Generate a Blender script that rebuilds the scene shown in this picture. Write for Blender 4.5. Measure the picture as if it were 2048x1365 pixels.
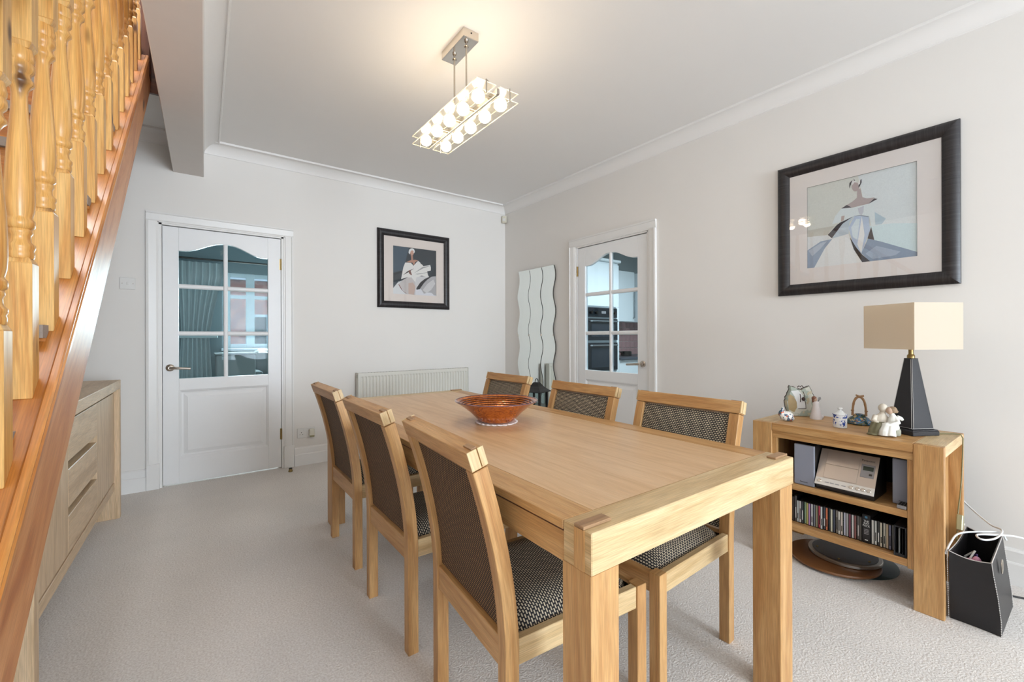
import bpy, bmesh, math, random
from mathutils import Vector, Matrix
random.seed(7)
for o in list(bpy.data.objects): bpy.data.objects.remove(o)
SC = bpy.context.scene
COL = SC.collection
PI = math.pi

# ------------------------------------------------------------------ camera
# the corner of the room is the origin: back wall y=0, right wall x=0, room in -x,-y
YAW, ROLL = math.radians(36.5), math.radians(-0.17)
FWD = Vector((math.sin(YAW), math.cos(YAW), 0)); RT = Vector((math.cos(YAW), -math.sin(YAW), 0)); UP = Vector((0, 0, 1))
r_ = RT*math.cos(ROLL)+UP*math.sin(ROLL); u_ = -RT*math.sin(ROLL)+UP*math.cos(ROLL)
CAM = Vector((-3.0041, -4.1938, 1.1320))
cd = bpy.data.cameras.new('camera'); cd.sensor_fit = 'HORIZONTAL'; cd.sensor_width = 36
cd.lens = 36*861.7/2048; cd.shift_y = -7.8/2048; cd.clip_start = .02
cam = bpy.data.objects.new('camera', cd); COL.objects.link(cam)
cam.matrix_world = Matrix(((r_.x, u_.x, -FWD.x, CAM.x), (r_.y, u_.y, -FWD.y, CAM.y), (r_.z, u_.z, -FWD.z, CAM.z), (0, 0, 0, 1)))
SC.camera = cam
# ------------------------------------------------------------------ world, daylight, added fills, exposure
w = bpy.data.worlds.new('world'); SC.world = w; w.use_nodes = True
bg = w.node_tree.nodes['Background']; bg.inputs[0].default_value = (.80, .90, 1, 1); bg.inputs[1].default_value = 1.6
def area(name, loc, rot, sx, sy, power, col):
    l = bpy.data.lights.new(name, 'AREA'); l.shape = 'RECTANGLE'; l.size = sx; l.size_y = sy; l.energy = power; l.color = col
    o = bpy.data.objects.new(name, l); COL.objects.link(o); o.location = loc; o.rotation_euler = rot; return o
area('daylight_front_window', (-1.45, -10.36, 1.48), (math.radians(90), 0, 0), 1.8, 1.95, 255, (.77, .885, 1))
area('lounge_fill', (-1.8, 3.36, 1.55), (math.radians(-90), 0, 0), 1.5, 1.0, 105, (.82, .95, 1))  # added lamp, brightens what shows through the back door glass
area('kitchen_ceiling_light', (1.6, -1.4, 2.4), (0, 0, 0), 1.2, .8, 46, (.86, .94, 1))
area('stairwell_fill', (-3.55, -1.75, 4.95), (0, 0, 0), .8, 1.6, 75, (.92, .96, 1))  # added fill from above the stairs, no skylight is built there
vs = SC.view_settings; vs.view_transform = 'Standard'; vs.look = 'None'; vs.gamma = 1; vs.use_curve_mapping = False; vs.exposure = 0.38

# ------------------------------------------------------------------ materials
MATS = {}
def srgb(r, g, b):
    f = lambda c: (c/12.92 if c <= .04045 else ((c+.055)/1.055)**2.4)
    return (f(r/255), f(g/255), f(b/255), 1)
def newmat(name):
    m = bpy.data.materials.new(name); m.use_nodes = True; MATS[name] = m
    nt = m.node_tree; return m, nt, nt.nodes['Principled BSDF']
def N(nt, t, **kw):
    n = nt.nodes.new(t)
    for k, v in kw.items(): setattr(n, k, v)
    return n
def plain(name, rgb, rough=.5, metal=0, var=.04, scale=30, bump=0, coat=0, spec=None, trans=0):
    """flat colour with a slight procedural mottling"""
    m, nt, b = newmat(name)
    tc = N(nt, 'ShaderNodeTexCoord'); no = N(nt, 'ShaderNodeTexNoise'); no.inputs['Scale'].default_value = scale; no.inputs['Detail'].default_value = 3
    nt.links.new(tc.outputs['Object'], no.inputs['Vector'])
    mx = N(nt, 'ShaderNodeMix', data_type='RGBA'); c = srgb(*rgb)
    mx.inputs[6].default_value = tuple(x*(1-var) for x in c[:3])+(1,); mx.inputs[7].default_value = tuple(min(1, x*(1+var)) for x in c[:3])+(1,)
    nt.links.new(no.outputs['Fac'], mx.inputs[0]); nt.links.new(mx.outputs[2], b.inputs['Base Color'])
    b.inputs['Roughness'].default_value = rough; b.inputs['Metallic'].default_value = metal; b.inputs['Coat Weight'].default_value = coat
    if spec is not None: b.inputs['Specular IOR Level'].default_value = spec
    if trans: b.inputs['Transmission Weight'].default_value = trans
    if bump:
        bp = N(nt, 'ShaderNodeBump'); bp.inputs['Strength'].default_value = bump; bp.inputs['Distance'].default_value = .002
        nt.links.new(no.outputs['Fac'], bp.inputs['Height']); nt.links.new(bp.outputs['Normal'], b.inputs['Normal'])
    return m
def wood(name, c1, c2, c3, rough=.42, fine=.24, ring=11, knots=0, knotcol=(70, 35, 15)):
    """c1 light, c2 mid, c3 dark, grain along the U axis of the UV map (in metres)"""
    m, nt, b = newmat(name); L = nt.links.new
    uv = N(nt, 'ShaderNodeTexCoord'); oi = N(nt, 'ShaderNodeObjectInfo')
    mul = N(nt, 'ShaderNodeVectorMath', operation='SCALE'); cmb = N(nt, 'ShaderNodeCombineXYZ')
    L(oi.outputs['Random'], cmb.inputs[0]); L(oi.outputs['Random'], cmb.inputs[1]); L(cmb.outputs[0], mul.inputs[0]); mul.inputs['Scale'].default_value = 37.7
    add = N(nt, 'ShaderNodeVectorMath', operation='ADD'); L(uv.outputs['UV'], add.inputs[0]); L(mul.outputs[0], add.inputs[1])
    def mp(sx, sy):
        n = N(nt, 'ShaderNodeMapping'); n.inputs['Scale'].default_value = (sx, sy, 1); L(add.outputs[0], n.inputs[0]); return n
    m1 = mp(1.1, ring); n1 = N(nt, 'ShaderNodeTexNoise'); n1.inputs['Scale'].default_value = 2.2; n1.inputs['Detail'].default_value = 5; n1.inputs['Distortion'].default_value = 1.1; L(m1.outputs[0], n1.inputs['Vector'])
    cr = N(nt, 'ShaderNodeValToRGB'); e = cr.color_ramp.elements
    e[0].position = .32; e[0].color = srgb(*c3); e[1].position = .68; e[1].color = srgb(*c1); x = e.new(.5); x.color = srgb(*c2)
    L(n1.outputs['Fac'], cr.inputs[0])
    m2 = mp(9, 260); n2 = N(nt, 'ShaderNodeTexNoise'); n2.inputs['Scale'].default_value = 1.6; n2.inputs['Detail'].default_value = 3; L(m2.outputs[0], n2.inputs['Vector'])
    mr = N(nt, 'ShaderNodeMapRange'); mr.inputs[1].default_value = .3; mr.inputs[2].default_value = .75; mr.inputs[3].default_value = 1-fine; mr.inputs[4].default_value = 1+fine*.6; L(n2.outputs['Fac'], mr.inputs[0])
    mx = N(nt, 'ShaderNodeVectorMath', operation='SCALE'); L(cr.outputs[0], mx.inputs[0]); L(mr.outputs[0], mx.inputs['Scale'])
    out = mx.outputs[0]
    if knots:
        m3 = mp(4.2, 9); vo = N(nt, 'ShaderNodeTexVoronoi'); vo.inputs['Scale'].default_value = knots; L(m3.outputs[0], vo.inputs['Vector'])
        kr = N(nt, 'ShaderNodeMapRange'); kr.inputs[1].default_value = .06; kr.inputs[2].default_value = .15; kr.inputs[3].default_value = .9; kr.inputs[4].default_value = 0; L(vo.outputs['Distance'], kr.inputs[0])
        km = N(nt, 'ShaderNodeMix', data_type='RGBA'); L(kr.outputs[0], km.inputs[0]); L(out, km.inputs[6]); km.inputs[7].default_value = srgb(*knotcol); out = km.outputs[2]
    L(out, b.inputs['Base Color']); b.inputs['Roughness'].default_value = rough
    bp = N(nt, 'ShaderNodeBump'); bp.inputs['Strength'].default_value = .06; bp.inputs['Distance'].default_value = .001; L(n2.outputs['Fac'], bp.inputs['Height']); L(bp.outputs[0], b.inputs['Normal'])
    return m
def glass(name, tint=(1, 1, 1), rough=0.0, ior=1.5, haze=0, hazecol=(1, 1, 1)):
    """thin pane: clear, reflecting by Fresnel"""
    m, nt, b = newmat(name); nt.nodes.remove(b); L = nt.links.new
    out = nt.nodes['Material Output']; lw = N(nt, 'ShaderNodeLayerWeight'); lw.inputs['Blend'].default_value = .5
    pw_ = N(nt, 'ShaderNodeMath', operation='POWER'); L(lw.outputs['Facing'], pw_.inputs[0]); pw_.inputs[1].default_value = 5
    fr = N(nt, 'ShaderNodeMath', operation='MULTIPLY_ADD'); L(pw_.outputs[0], fr.inputs[0]); fr.inputs[1].default_value = .96; fr.inputs[2].default_value = ((ior-1)/(ior+1))**2
    tr = N(nt, 'ShaderNodeBsdfTransparent'); tr.inputs[0].default_value = (*tint, 1)
    gl = N(nt, 'ShaderNodeBsdfGlossy'); gl.inputs['Roughness'].default_value = rough
    mx = N(nt, 'ShaderNodeMixShader'); L(fr.outputs[0], mx.inputs[0]); L(tr.outputs[0], mx.inputs[1]); L(gl.outputs[0], mx.inputs[2])
    res = mx.outputs[0]
    if haze:
        d0 = N(nt, 'ShaderNodeBsdfDiffuse'); d0.inputs[0].default_value = (*hazecol, 1); d1 = N(nt, 'ShaderNodeBsdfTranslucent'); d1.inputs[0].default_value = (*hazecol, 1)
        df = N(nt, 'ShaderNodeMixShader'); df.inputs[0].default_value = .5; L(d0.outputs[0], df.inputs[1]); L(d1.outputs[0], df.inputs[2])
        m2 = N(nt, 'ShaderNodeMixShader'); m2.inputs[0].default_value = haze
        L(res, m2.inputs[1]); L(df.outputs[0], m2.inputs[2]); res = m2.outputs[0]
    L(res, out.inputs[0]); return m
def emit(name, rgb, strength):
    m, nt, b = newmat(name); b.inputs['Base Color'].default_value = (1, 1, 1, 1)
    b.inputs['Emission Color'].default_value = (*rgb, 1); b.inputs['Emission Strength'].default_value = strength; return m
def speckle(name, base, cols, scale, thr=.5, rough=.3, dist=.0):
    """painted blotches: base colour with coloured cells over it"""
    m, nt, b = newmat(name); L = nt.links.new
    tc = N(nt, 'ShaderNodeTexCoord'); cur = None
    prev = N(nt, 'ShaderNodeRGB'); prev.outputs[0].default_value = srgb(*base); cur = prev.outputs[0]
    for i, (c, s, t) in enumerate(cols):
        mp = N(nt, 'ShaderNodeMapping'); mp.inputs['Location'].default_value = (i*3.7, i*1.3, i*2.1); L(tc.outputs['Object'], mp.inputs[0])
        no = N(nt, 'ShaderNodeTexNoise'); no.inputs['Scale'].default_value = s; no.inputs['Detail'].default_value = 2.5; no.inputs['Distortion'].default_value = dist; L(mp.outputs[0], no.inputs['Vector'])
        mr = N(nt, 'ShaderNodeMapRange'); mr.inputs[1].default_value = t; mr.inputs[2].default_value = t+.03; L(no.outputs['Fac'], mr.inputs[0])
        mx = N(nt, 'ShaderNodeMix', data_type='RGBA'); L(mr.outputs[0], mx.inputs[0]); L(cur, mx.inputs[6]); mx.inputs[7].default_value = srgb(*c); cur = mx.outputs[2]
    L(cur, b.inputs['Base Color']); b.inputs['Roughness'].default_value = rough; return m

plain('wall_paint', (238, 234, 229), .85, var=.012, scale=3, bump=.05)
plain('ceiling_paint', (243, 240, 237), .9, var=.01, scale=3)
plain('beam_paint', (232, 224, 218), .75, var=.02, scale=12, bump=.1)
plain('gloss_white', (240, 238, 235), .35, var=.01)
plain('door_white', (243, 243, 243), .38, var=.008)
plain('upper_wall', (236, 232, 228), .85)
plain('radiator_white', (222, 219, 209), .4, var=.01)
plain('plastic_white', (232, 230, 226), .35, var=.01)
plain('plastic_cream', (224, 219, 202), .4, var=.01)
plain('black_slot', (14, 13, 13), .6)
plain('steel', (190, 182, 172), .28, 1, var=.05, scale=80)
plain('chrome', (214, 206, 196), .12, 1, var=.02)
plain('brass', (150, 128, 84), .35, 1)
plain('dark_metal', (60, 56, 52), .4, .8)
plain('black_satin', (26, 25, 27), .35, var=.1)
plain('black_leather', (27, 25, 28), .42, var=.15, scale=160, bump=.25)
plain('leather_dark', (30, 29, 33), .45, var=.12, scale=220, bump=.2)
plain('stitch', (205, 200, 195), .7)
m = plain('shade_fabric', (240, 231, 216), .8, var=.02, scale=300)
nt = m.node_tree; tl_ = N(nt, 'ShaderNodeBsdfTranslucent'); tl_.inputs[0].default_value = srgb(244, 230, 208); mx_ = N(nt, 'ShaderNodeMixShader'); mx_.inputs[0].default_value = .5
nt.links.new(nt.nodes['Principled BSDF'].outputs[0], mx_.inputs[1]); nt.links.new(tl_.outputs[0], mx_.inputs[2]); nt.links.new(mx_.outputs[0], nt.nodes['Material Output'].inputs[0])
plain('mount_card', (242, 230, 222), .8, var=.008)
plain('mount_card_grey', (242, 236, 233), .8, var=.008)
plain('cable_white', (225, 225, 224), .4); plain('cable_olive', (120, 112, 72), .4); plain('switch_gold', (170, 165, 130), .35, .2)
plain('cable_black', (25, 25, 27), .4)
plain('backing_dark', (38, 26, 18), .8)
plain('speaker_cloth', (142, 144, 156), .8, var=.05, scale=600, bump=.1)
plain('speaker_edge', (120, 125, 138), .35)
plain('stereo_silver', (196, 182, 170), .32, .55, var=.02)
plain('stereo_pale', (222, 216, 208), .4, .15, var=.01)
plain('stereo_grey', (150, 148, 150), .4, .3); plain('lcd', (52, 62, 52), .25)
plain('cd_case', (24, 22, 24), .25, var=.2)
plain('wood_rim', (120, 78, 44), .35, var=.1, scale=20)
plain('disc_dark', (48, 30, 20), .25, var=.15)
plain('disc_metal', (180, 175, 168), .3, .9)
plain('china_white', (232, 232, 230), .2, coat=.4); plain('bamboo', (156, 118, 80), .5, var=.2, scale=60)
plain('figure_cream', (214, 203, 186), .65, var=.05); plain('figure_white', (230, 228, 220), .6, var=.03); plain('figure_olive', (112, 106, 78), .65, var=.15, scale=90)
plain('figure_skin', (196, 165, 142), .65); plain('figure_hair', (152, 128, 102), .7, var=.2, scale=150); plain('figure_stone', (170, 170, 152), .7, var=.1)
plain('bride_white', (226, 218, 216), .55); plain('bride_hair', (132, 88, 68), .6, var=.3, scale=200)
plain('dark_line', (62, 44, 42), .5); plain('curtain', (176, 182, 182), .9, var=.08, scale=14)
plain('room_teal', (120, 134, 138), .9, var=.02); plain('grey_fabric', (118, 122, 122), .9, var=.06, scale=60)
plain('upvc', (205, 214, 220), .4); plain('roof_slate', (82, 84, 92), .7, var=.2, scale=12); plain('dark_glass', (40, 46, 54), .1)
plain('kitchen_white', (232, 238, 240), .3, var=.008); plain('kitchen_wall', (176, 186, 188), .8); plain('oven_black', (18, 22, 28), .12)
plain('worktop', (72, 76, 84), .3, var=.25, scale=200); plain('kitchen_steel', (176, 182, 186), .25, .9)
plain('tile_pink', (178, 138, 136), .3, var=.14, scale=14); plain('grout', (214, 206, 202), .8); plain('kitchen_floor', (150, 140, 130), .4)
plain('tread_carpet', (150, 138, 128), .95, var=.1, scale=300)
plain('purple_wrap', (110, 84, 160), .3); plain('pink_wrap', (214, 150, 180), .4); plain('paper', (226, 226, 222), .7)
plain('doily', (236, 230, 228), .8)
glass('pane', (.80, .89, .91), ior=1.2)
glass('pane_clear', (.90, .97, 1), ior=1.3)
glass('picture_glass', (.97, .97, .97))
glass('light_glass', (.97, .96, .92), rough=.1, ior=1.15, haze=.03, hazecol=(.95, .92, .82))
glass('glass_edge', (.9, .9, .85), rough=.2, ior=1.2, haze=.6, hazecol=(.98, .95, .86))
glass('lantern_glass', (.8, .85, .85)); glass('disc_glass', (.35, .42, .42)); glass('window_glass', (.95, .97, 1))
emit('bulb_glow', (1, .84, .66), 19)
m, nt, b = newmat('mirror'); b.inputs['Metallic'].default_value = 1; b.inputs['Roughness'].default_value = .02
no = N(nt, 'ShaderNodeTexNoise'); no.inputs['Scale'].default_value = 4; cr = N(nt, 'ShaderNodeValToRGB'); cr.color_ramp.elements[0].color = (.80, .85, .83, 1); cr.color_ramp.elements[1].color = (.84, .88, .86, 1)
nt.links.new(no.outputs[0], cr.inputs[0]); nt.links.new(cr.outputs[0], b.inputs['Base Color'])
wood('oak', (212, 168, 114), (200, 153, 98), (180, 130, 78), .42)
wood('oak_pale', (226, 200, 156), (214, 184, 137), (196, 162, 113), .42)
wood('oak_end', (186, 150, 112), (172, 136, 100), (150, 114, 82), .55)
wood('oak_top', (226, 190, 148), (220, 182, 138), (210, 170, 124), .36, ring=14, fine=.12)
wood('oak_cool', (228, 200, 166), (220, 190, 153), (204, 172, 134), .45)
wood('pine', (222, 172, 100), (212, 156, 84), (190, 128, 62), .30, ring=16, knots=.8)
wood('pine_block', (226, 182, 116), (218, 168, 98), (198, 140, 72), .38, ring=16, knots=1.1)
wood('pine_stringer', (210, 148, 96), (200, 134, 80), (178, 108, 58), .42, ring=7, knots=.5, knotcol=(60, 34, 24))
wood('pine_cap', (204, 140, 72), (190, 120, 54), (162, 94, 38), .3, ring=10)
wood('brown_trim', (110, 64, 40), (92, 50, 30), (66, 34, 20), .4)
wood('black_wood', (52, 48, 50), (38, 34, 36), (24, 22, 24), .38, fine=.5, ring=60)
# carpet
m, nt, b = newmat('carpet'); L = nt.links.new
tc = N(nt, 'ShaderNodeTexCoord'); n1 = N(nt, 'ShaderNodeTexNoise'); n1.inputs['Scale'].default_value = 150; n1.inputs['Detail'].default_value = 4; L(tc.outputs['Object'], n1.inputs['Vector'])
n2 = N(nt, 'ShaderNodeTexNoise'); n2.inputs['Scale'].default_value = 2.2; n2.inputs['Detail'].default_value = 4; L(tc.outputs['Object'], n2.inputs['Vector'])
cr = N(nt, 'ShaderNodeValToRGB'); cr.color_ramp.elements[0].position = .3; cr.color_ramp.elements[0].color = srgb(218, 209, 201); cr.color_ramp.elements[1].position = .7; cr.color_ramp.elements[1].color = srgb(250, 245, 240); L(n1.outputs[0], cr.inputs[0])
mr = N(nt, 'ShaderNodeMapRange'); mr.inputs[1].default_value = .3; mr.inputs[2].default_value = .7; mr.inputs[3].default_value = .95; mr.inputs[4].default_value = 1.03; L(n2.outputs[0], mr.inputs[0])
sc = N(nt, 'ShaderNodeVectorMath', operation='SCALE'); L(cr.outputs[0], sc.inputs[0]); L(mr.outputs[0], sc.inputs['Scale']); L(sc.outputs[0], b.inputs['Base Color'])
b.inputs['Roughness'].default_value = 1; b.inputs['Specular IOR Level'].default_value = .1; b.inputs['Sheen Weight'].default_value = .1
bp = N(nt, 'ShaderNodeBump'); bp.inputs['Strength'].default_value = .6; bp.inputs['Distance'].default_value = .006; L(n1.outputs[0], bp.inputs['Height']); L(bp.outputs[0], b.inputs['Normal'])
# woven chair fabric: cream dots in staggered rows on near black
def weave(name, cream, dark, bw=1.05, rh=.56, mort=.17, rough=.7):
    m, nt, b = newmat(name); L = nt.links.new
    tc = N(nt, 'ShaderNodeTexCoord'); mp = N(nt, 'ShaderNodeMapping'); mp.inputs['Scale'].default_value = (100, 100, 1); L(tc.outputs['UV'], mp.inputs[0])
    br = N(nt, 'ShaderNodeTexBrick'); br.offset = .5; L(mp.outputs[0], br.inputs['Vector'])
    br.inputs['Scale'].default_value = 1; br.inputs['Brick Width'].default_value = bw; br.inputs['Row Height'].default_value = rh; br.inputs['Mortar Size'].default_value = mort; br.inputs['Mortar Smooth'].default_value = .2; br.inputs['Bias'].default_value = 0
    br.inputs['Color1'].default_value = srgb(*cream); br.inputs['Color2'].default_value = srgb(*[int(c*.88) for c in cream]); br.inputs['Mortar'].default_value = srgb(*dark)
    L(br.outputs['Color'], b.inputs['Base Color']); b.inputs['Roughness'].default_value = rough
    bp = N(nt, 'ShaderNodeBump'); bp.inputs['Strength'].default_value = .5; bp.inputs['Distance'].default_value = .001; bp.invert = True; L(br.outputs['Fac'], bp.inputs['Height']); L(bp.outputs[0], b.inputs['Normal'])
weave('weave_front', (216, 202, 176), (24, 22, 28), 1.05, .72, .19); weave('weave_rear', (168, 128, 84), (30, 20, 16), 1.0, .66, .2)
# amber bowl: swirling copper glass
m, nt, b = newmat('bowl_amber'); L = nt.links.new
tc = N(nt, 'ShaderNodeTexCoord'); wv = N(nt, 'ShaderNodeTexNoise'); wv.inputs['Scale'].default_value = 38; wv.inputs['Detail'].default_value = 3; wv.inputs['Distortion'].default_value = 2.5; L(tc.outputs['Object'], wv.inputs['Vector'])
cr = N(nt, 'ShaderNodeValToRGB'); e = cr.color_ramp.elements; e[0].position = .3; e[0].color = srgb(150, 66, 14); e[1].position = .7; e[1].color = srgb(226, 128, 40); L(wv.outputs[0], cr.inputs[0]); L(cr.outputs[0], b.inputs['Base Color'])
b.inputs['Roughness'].default_value = .18; b.inputs['Metallic'].default_value = .35; b.inputs['Coat Weight'].default_value = .6
plain('bowl_ring', (72, 26, 14), .2, .2, coat=.5); plain('bowl_rim', (120, 92, 104), .15, .3, coat=.5)
speckle('floral_china', (236, 232, 226), [((60, 90, 120), 70, .56), ((206, 92, 40), 60, .6), ((70, 100, 60), 90, .62)], 1)
speckle('teal_glaze', (38, 70, 78), [((80, 92, 60), 60, .52), ((60, 110, 150), 55, .56), ((190, 170, 130), 75, .58), ((140, 90, 70), 80, .62)], 1, rough=.2)
speckle('blue_china', (232, 234, 238), [((52, 78, 160), 85, .53), ((120, 140, 200), 70, .6)], 1, rough=.15)
speckle('vase_glaze', (204, 204, 192), [((168, 178, 166), 30, .5), ((196, 186, 158), 40, .58)], 1, rough=.2)
plain('vase_tan', (168, 144, 100), .25, var=.15, scale=60); plain('vase_white', (226, 228, 228), .2)
speckle('brick_face', (176, 112, 98), [((150, 88, 78), 3, .5), ((196, 138, 124), 5, .58)], 1, rough=.9)

# ------------------------------------------------------------------ mesh helpers
class MB:
    def __init__(s): s.v = []; s.f = []; s.m = []; s.g = []; s.uvo = {}; s.M = Matrix.Identity(4)
    def _add(s, vs, fs, mi=0, g=None, uv=None):
        b = len(s.v); vs = [Vector(v) for v in vs]
        if g is None:
            d = [max(v[i] for v in vs)-min(v[i] for v in vs) for i in range(3)]; g = d.index(max(d))
        s.v += [s.M @ v for v in vs]
        for k, f in enumerate(fs):
            s.f.append([b+i for i in f]); s.m.append(mi)
            if uv is not None: s.uvo[len(s.f)-1] = [uv[i] for i in f]
            else:
                p = [vs[i] for i in f]; n = Vector((0, 0, 0))
                for i in range(len(p)):
                    a, c = p[i], p[(i+1) % len(p)]; n += a.cross(c)
                ax = max(range(3), key=lambda i: abs(n[i])); oth = [i for i in range(3) if i != ax]
                if g in oth: ui = g; vi = [i for i in oth if i != g][0]
                else: ui, vi = oth
                off = (ax*1.37+b*.113)
                s.uvo[len(s.f)-1] = [(q[ui]+b*.071, q[vi]+off) for q in p]
        return s
    def box(s, x0, x1, y0, y1, z0, z1, mi=0, g=None):
        x0, x1 = sorted((x0, x1)); y0, y1 = sorted((y0, y1)); z0, z1 = sorted((z0, z1))
        v = [(x0, y0, z0), (x1, y0, z0), (x1, y1, z0), (x0, y1, z0), (x0, y0, z1), (x1, y0, z1), (x1, y1, z1), (x0, y1, z1)]
        return s._add(v, [(0, 3, 2, 1), (4, 5, 6, 7), (0, 1, 5, 4), (1, 2, 6, 5), (2, 3, 7, 6), (3, 0, 4, 7)], mi, g)
    def hexa(s, v, mi=0, g=None):
        return s._add(v, [(0, 3, 2, 1), (4, 5, 6, 7), (0, 1, 5, 4), (1, 2, 6, 5), (2, 3, 7, 6), (3, 0, 4, 7)], mi, g)
    def prism(s, poly, a0, a1, axis=2, mi=0, g=None):
        """poly: 2D points in the other two axes (in order x,y,z), extruded along axis"""
        def P(p, a): q = list(p); q.insert(axis, a); return tuple(q)
        n = len(poly); v = [P(p, a0) for p in poly]+[P(p, a1) for p in poly]
        fs = [tuple(range(n-1, -1, -1)), tuple(range(n, 2*n))]+[(i, (i+1) % n, n+(i+1) % n, n+i) for i in range(n)]
        return s._add(v, fs, mi, g)
    def lathe(s, prof, c=(0, 0, 0), seg=24, mi=0, caps=True, a0=0):
        v = []; uv = []; n = len(prof); acc = 0
        for i, (r, z) in enumerate(prof):
            if i: acc += math.hypot(r-prof[i-1][0], z-prof[i-1][1])
            for k in range(seg):
                a = a0+2*PI*k/seg; v.append((c[0]+r*math.cos(a), c[1]+r*math.sin(a), c[2]+z)); uv.append((z, a*.03))
        fs = []
        for i in range(n-1):
            for k in range(seg): fs.append((i*seg+k, i*seg+(k+1) % seg, (i+1)*seg+(k+1) % seg, (i+1)*seg+k))
        if caps:
            fs.append(tuple(range(seg-1, -1, -1))); fs.append(tuple((n-1)*seg+k for k in range(seg)))
        return s._add(v, fs, mi, 2, uv)
    def ell(s, c, r, seg=16, rings=10, mi=0):
        prof = [(max(1e-4, math.sin(PI*i/rings)), -math.cos(PI*i/rings)) for i in range(rings+1)]
        v = []; uv = []
        for (a, z) in prof:
            for k in range(seg):
                t = 2*PI*k/seg; v.append((c[0]+r[0]*a*math.cos(t), c[1]+r[1]*a*math.sin(t), c[2]+r[2]*z)); uv.append((z*.05, t*.03))
        fs = [(i*seg+k, i*seg+(k+1) % seg, (i+1)*seg+(k+1) % seg, (i+1)*seg+k) for i in range(rings) for k in range(seg)]
        return s._add(v, fs, mi, 2, uv)
    def tube(s, pts, r, seg=8, mi=0, caps=True):
        pts = [Vector(p) for p in pts]; n = len(pts); rr = r if isinstance(r, (list, tuple)) else [r]*n
        v = []; uv = []; prev = None; acc = 0
        for i, p in enumerate(pts):
            t = (pts[min(i+1, n-1)]-pts[max(i-1, 0)]).normalized()
            if prev is None:
                a = Vector((0, 0, 1)) if abs(t.z) < .9 else Vector((1, 0, 0)); nx = t.cross(a).normalized()
            else: nx = (prev-t*prev.dot(t)).normalized()
            prev = nx; ny = t.cross(nx)
            if i: acc += (p-pts[i-1]).length
            for k in range(seg):
                a = 2*PI*k/seg; v.append(p+nx*rr[i]*math.cos(a)+ny*rr[i]*math.sin(a)); uv.append((acc, a*rr[i]))
        fs = [(i*seg+k, i*seg+(k+1) % seg, (i+1)*seg+(k+1) % seg, (i+1)*seg+k) for i in range(n-1) for k in range(seg)]
        if caps: fs += [tuple(range(seg-1, -1, -1)), tuple((n-1)*seg+k for k in range(seg))]
        return s._add(v, fs, mi, 0, uv)
    def grid(s, P, nu, nv, mi=0, uv=None, closed_u=False):
        """P(i,j) -> point, quads over a nu x nv lattice"""
        v = [P(i, j) for j in range(nv) for i in range(nu)]
        U = [uv(i, j) for j in range(nv) for i in range(nu)] if uv else None
        fs = [(j*nu+i, j*nu+(i+1) % nu, (j+1)*nu+(i+1) % nu, (j+1)*nu+i) for j in range(nv-1) for i in range(nu if closed_u else nu-1)]
        return s._add(v, fs, mi, None, U)
    def holed(s, Q, rad, z0, z1, n=24, mi=0):
        """horizontal slab with outline rectangle Q=(x0,x1,y0,y1) and a round hole in the middle"""
        x0, x1, y0, y1 = Q; cx, cy = (x0+x1)/2, (y0+y1)/2; out = []; inn = []
        for k in range(n):
            a = 2*PI*(k+.5)/n; c, d = math.cos(a), math.sin(a)
            t = min((x1-cx)/abs(c) if abs(c) > 1e-6 else 9, (y1-cy)/abs(d) if abs(d) > 1e-6 else 9)
            out.append((cx+c*t, cy+d*t)); inn.append((cx+c*rad, cy+d*rad))
        v = [(x, y, z) for z in (z0, z1) for L_ in (out, inn) for x, y in L_]
        fs = []
        for k in range(n):
            j = (k+1) % n
            fs += [(k, n+k, n+j, j), (2*n+k, 2*n+j, 3*n+j, 3*n+k), (n+k, 3*n+k, 3*n+j, n+j), (k, j, 2*n+j, 2*n+k)]
        return s._add(v, fs, mi)
    def build(s, name, mats, parent=None, bevel=0, smooth=False, seg=1, off=None, auto=None):
        me = bpy.data.meshes.new(name)
        o_ = Vector(off) if off is not None else Vector((0, 0, 0))
        me.from_pydata([tuple(v-o_) for v in s.v], [], s.f)
        if isinstance(mats, str): mats = [mats]
        for m in mats: me.materials.append(MATS[m])
        uvl = me.uv_layers.new(name='UVMap')
        for p in me.polygons:
            p.material_index = min(s.m[p.index], len(mats)-1)
            for li, q in zip(p.loop_indices, s.uvo[p.index]): uvl.data[li].uv = q
        bm = bmesh.new(); bm.from_mesh(me)
        bmesh.ops.recalc_face_normals(bm, faces=bm.faces)
        if bevel:
            es = [e for e in bm.edges if len(e.link_faces) == 2 and e.calc_face_angle(0) > .5]
            bmesh.ops.bevel(bm, geom=es, offset=bevel, segments=seg, affect='EDGES', profile=.5, clamp_overlap=True)
        if smooth:
            for f in bm.faces: f.smooth = True
        bm.to_mesh(me); bm.free()
        if smooth: me.set_sharp_from_angle(angle=math.radians(auto or 40))
        o = bpy.data.objects.new(name, me); COL.objects.link(o)
        if parent is not None: o.parent = parent
        return o
def tag(o, label=None, cat=None, group=None, kind=None):
    if label: o['label'] = label
    if cat: o['category'] = cat
    if group: o['group'] = group
    if kind: o['kind'] = kind
    return o
def thing(name, loc, label=None, cat=None, rz=0, group=None, kind=None):
    o = bpy.data.objects.new(name, None); COL.objects.link(o); o.location = loc; o.rotation_euler = (0, 0, rz); o.empty_display_size = .05
    return tag(o, label, cat, group, kind)
def W(T): return T.location           # parts drawn in world coordinates are shifted by this
def copy_tree(o, parent=None):
    c = o.copy(); COL.objects.link(c)
    if parent is not None: c.parent = parent
    for ch in list(o.children): copy_tree(ch, c)
    return c
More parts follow.
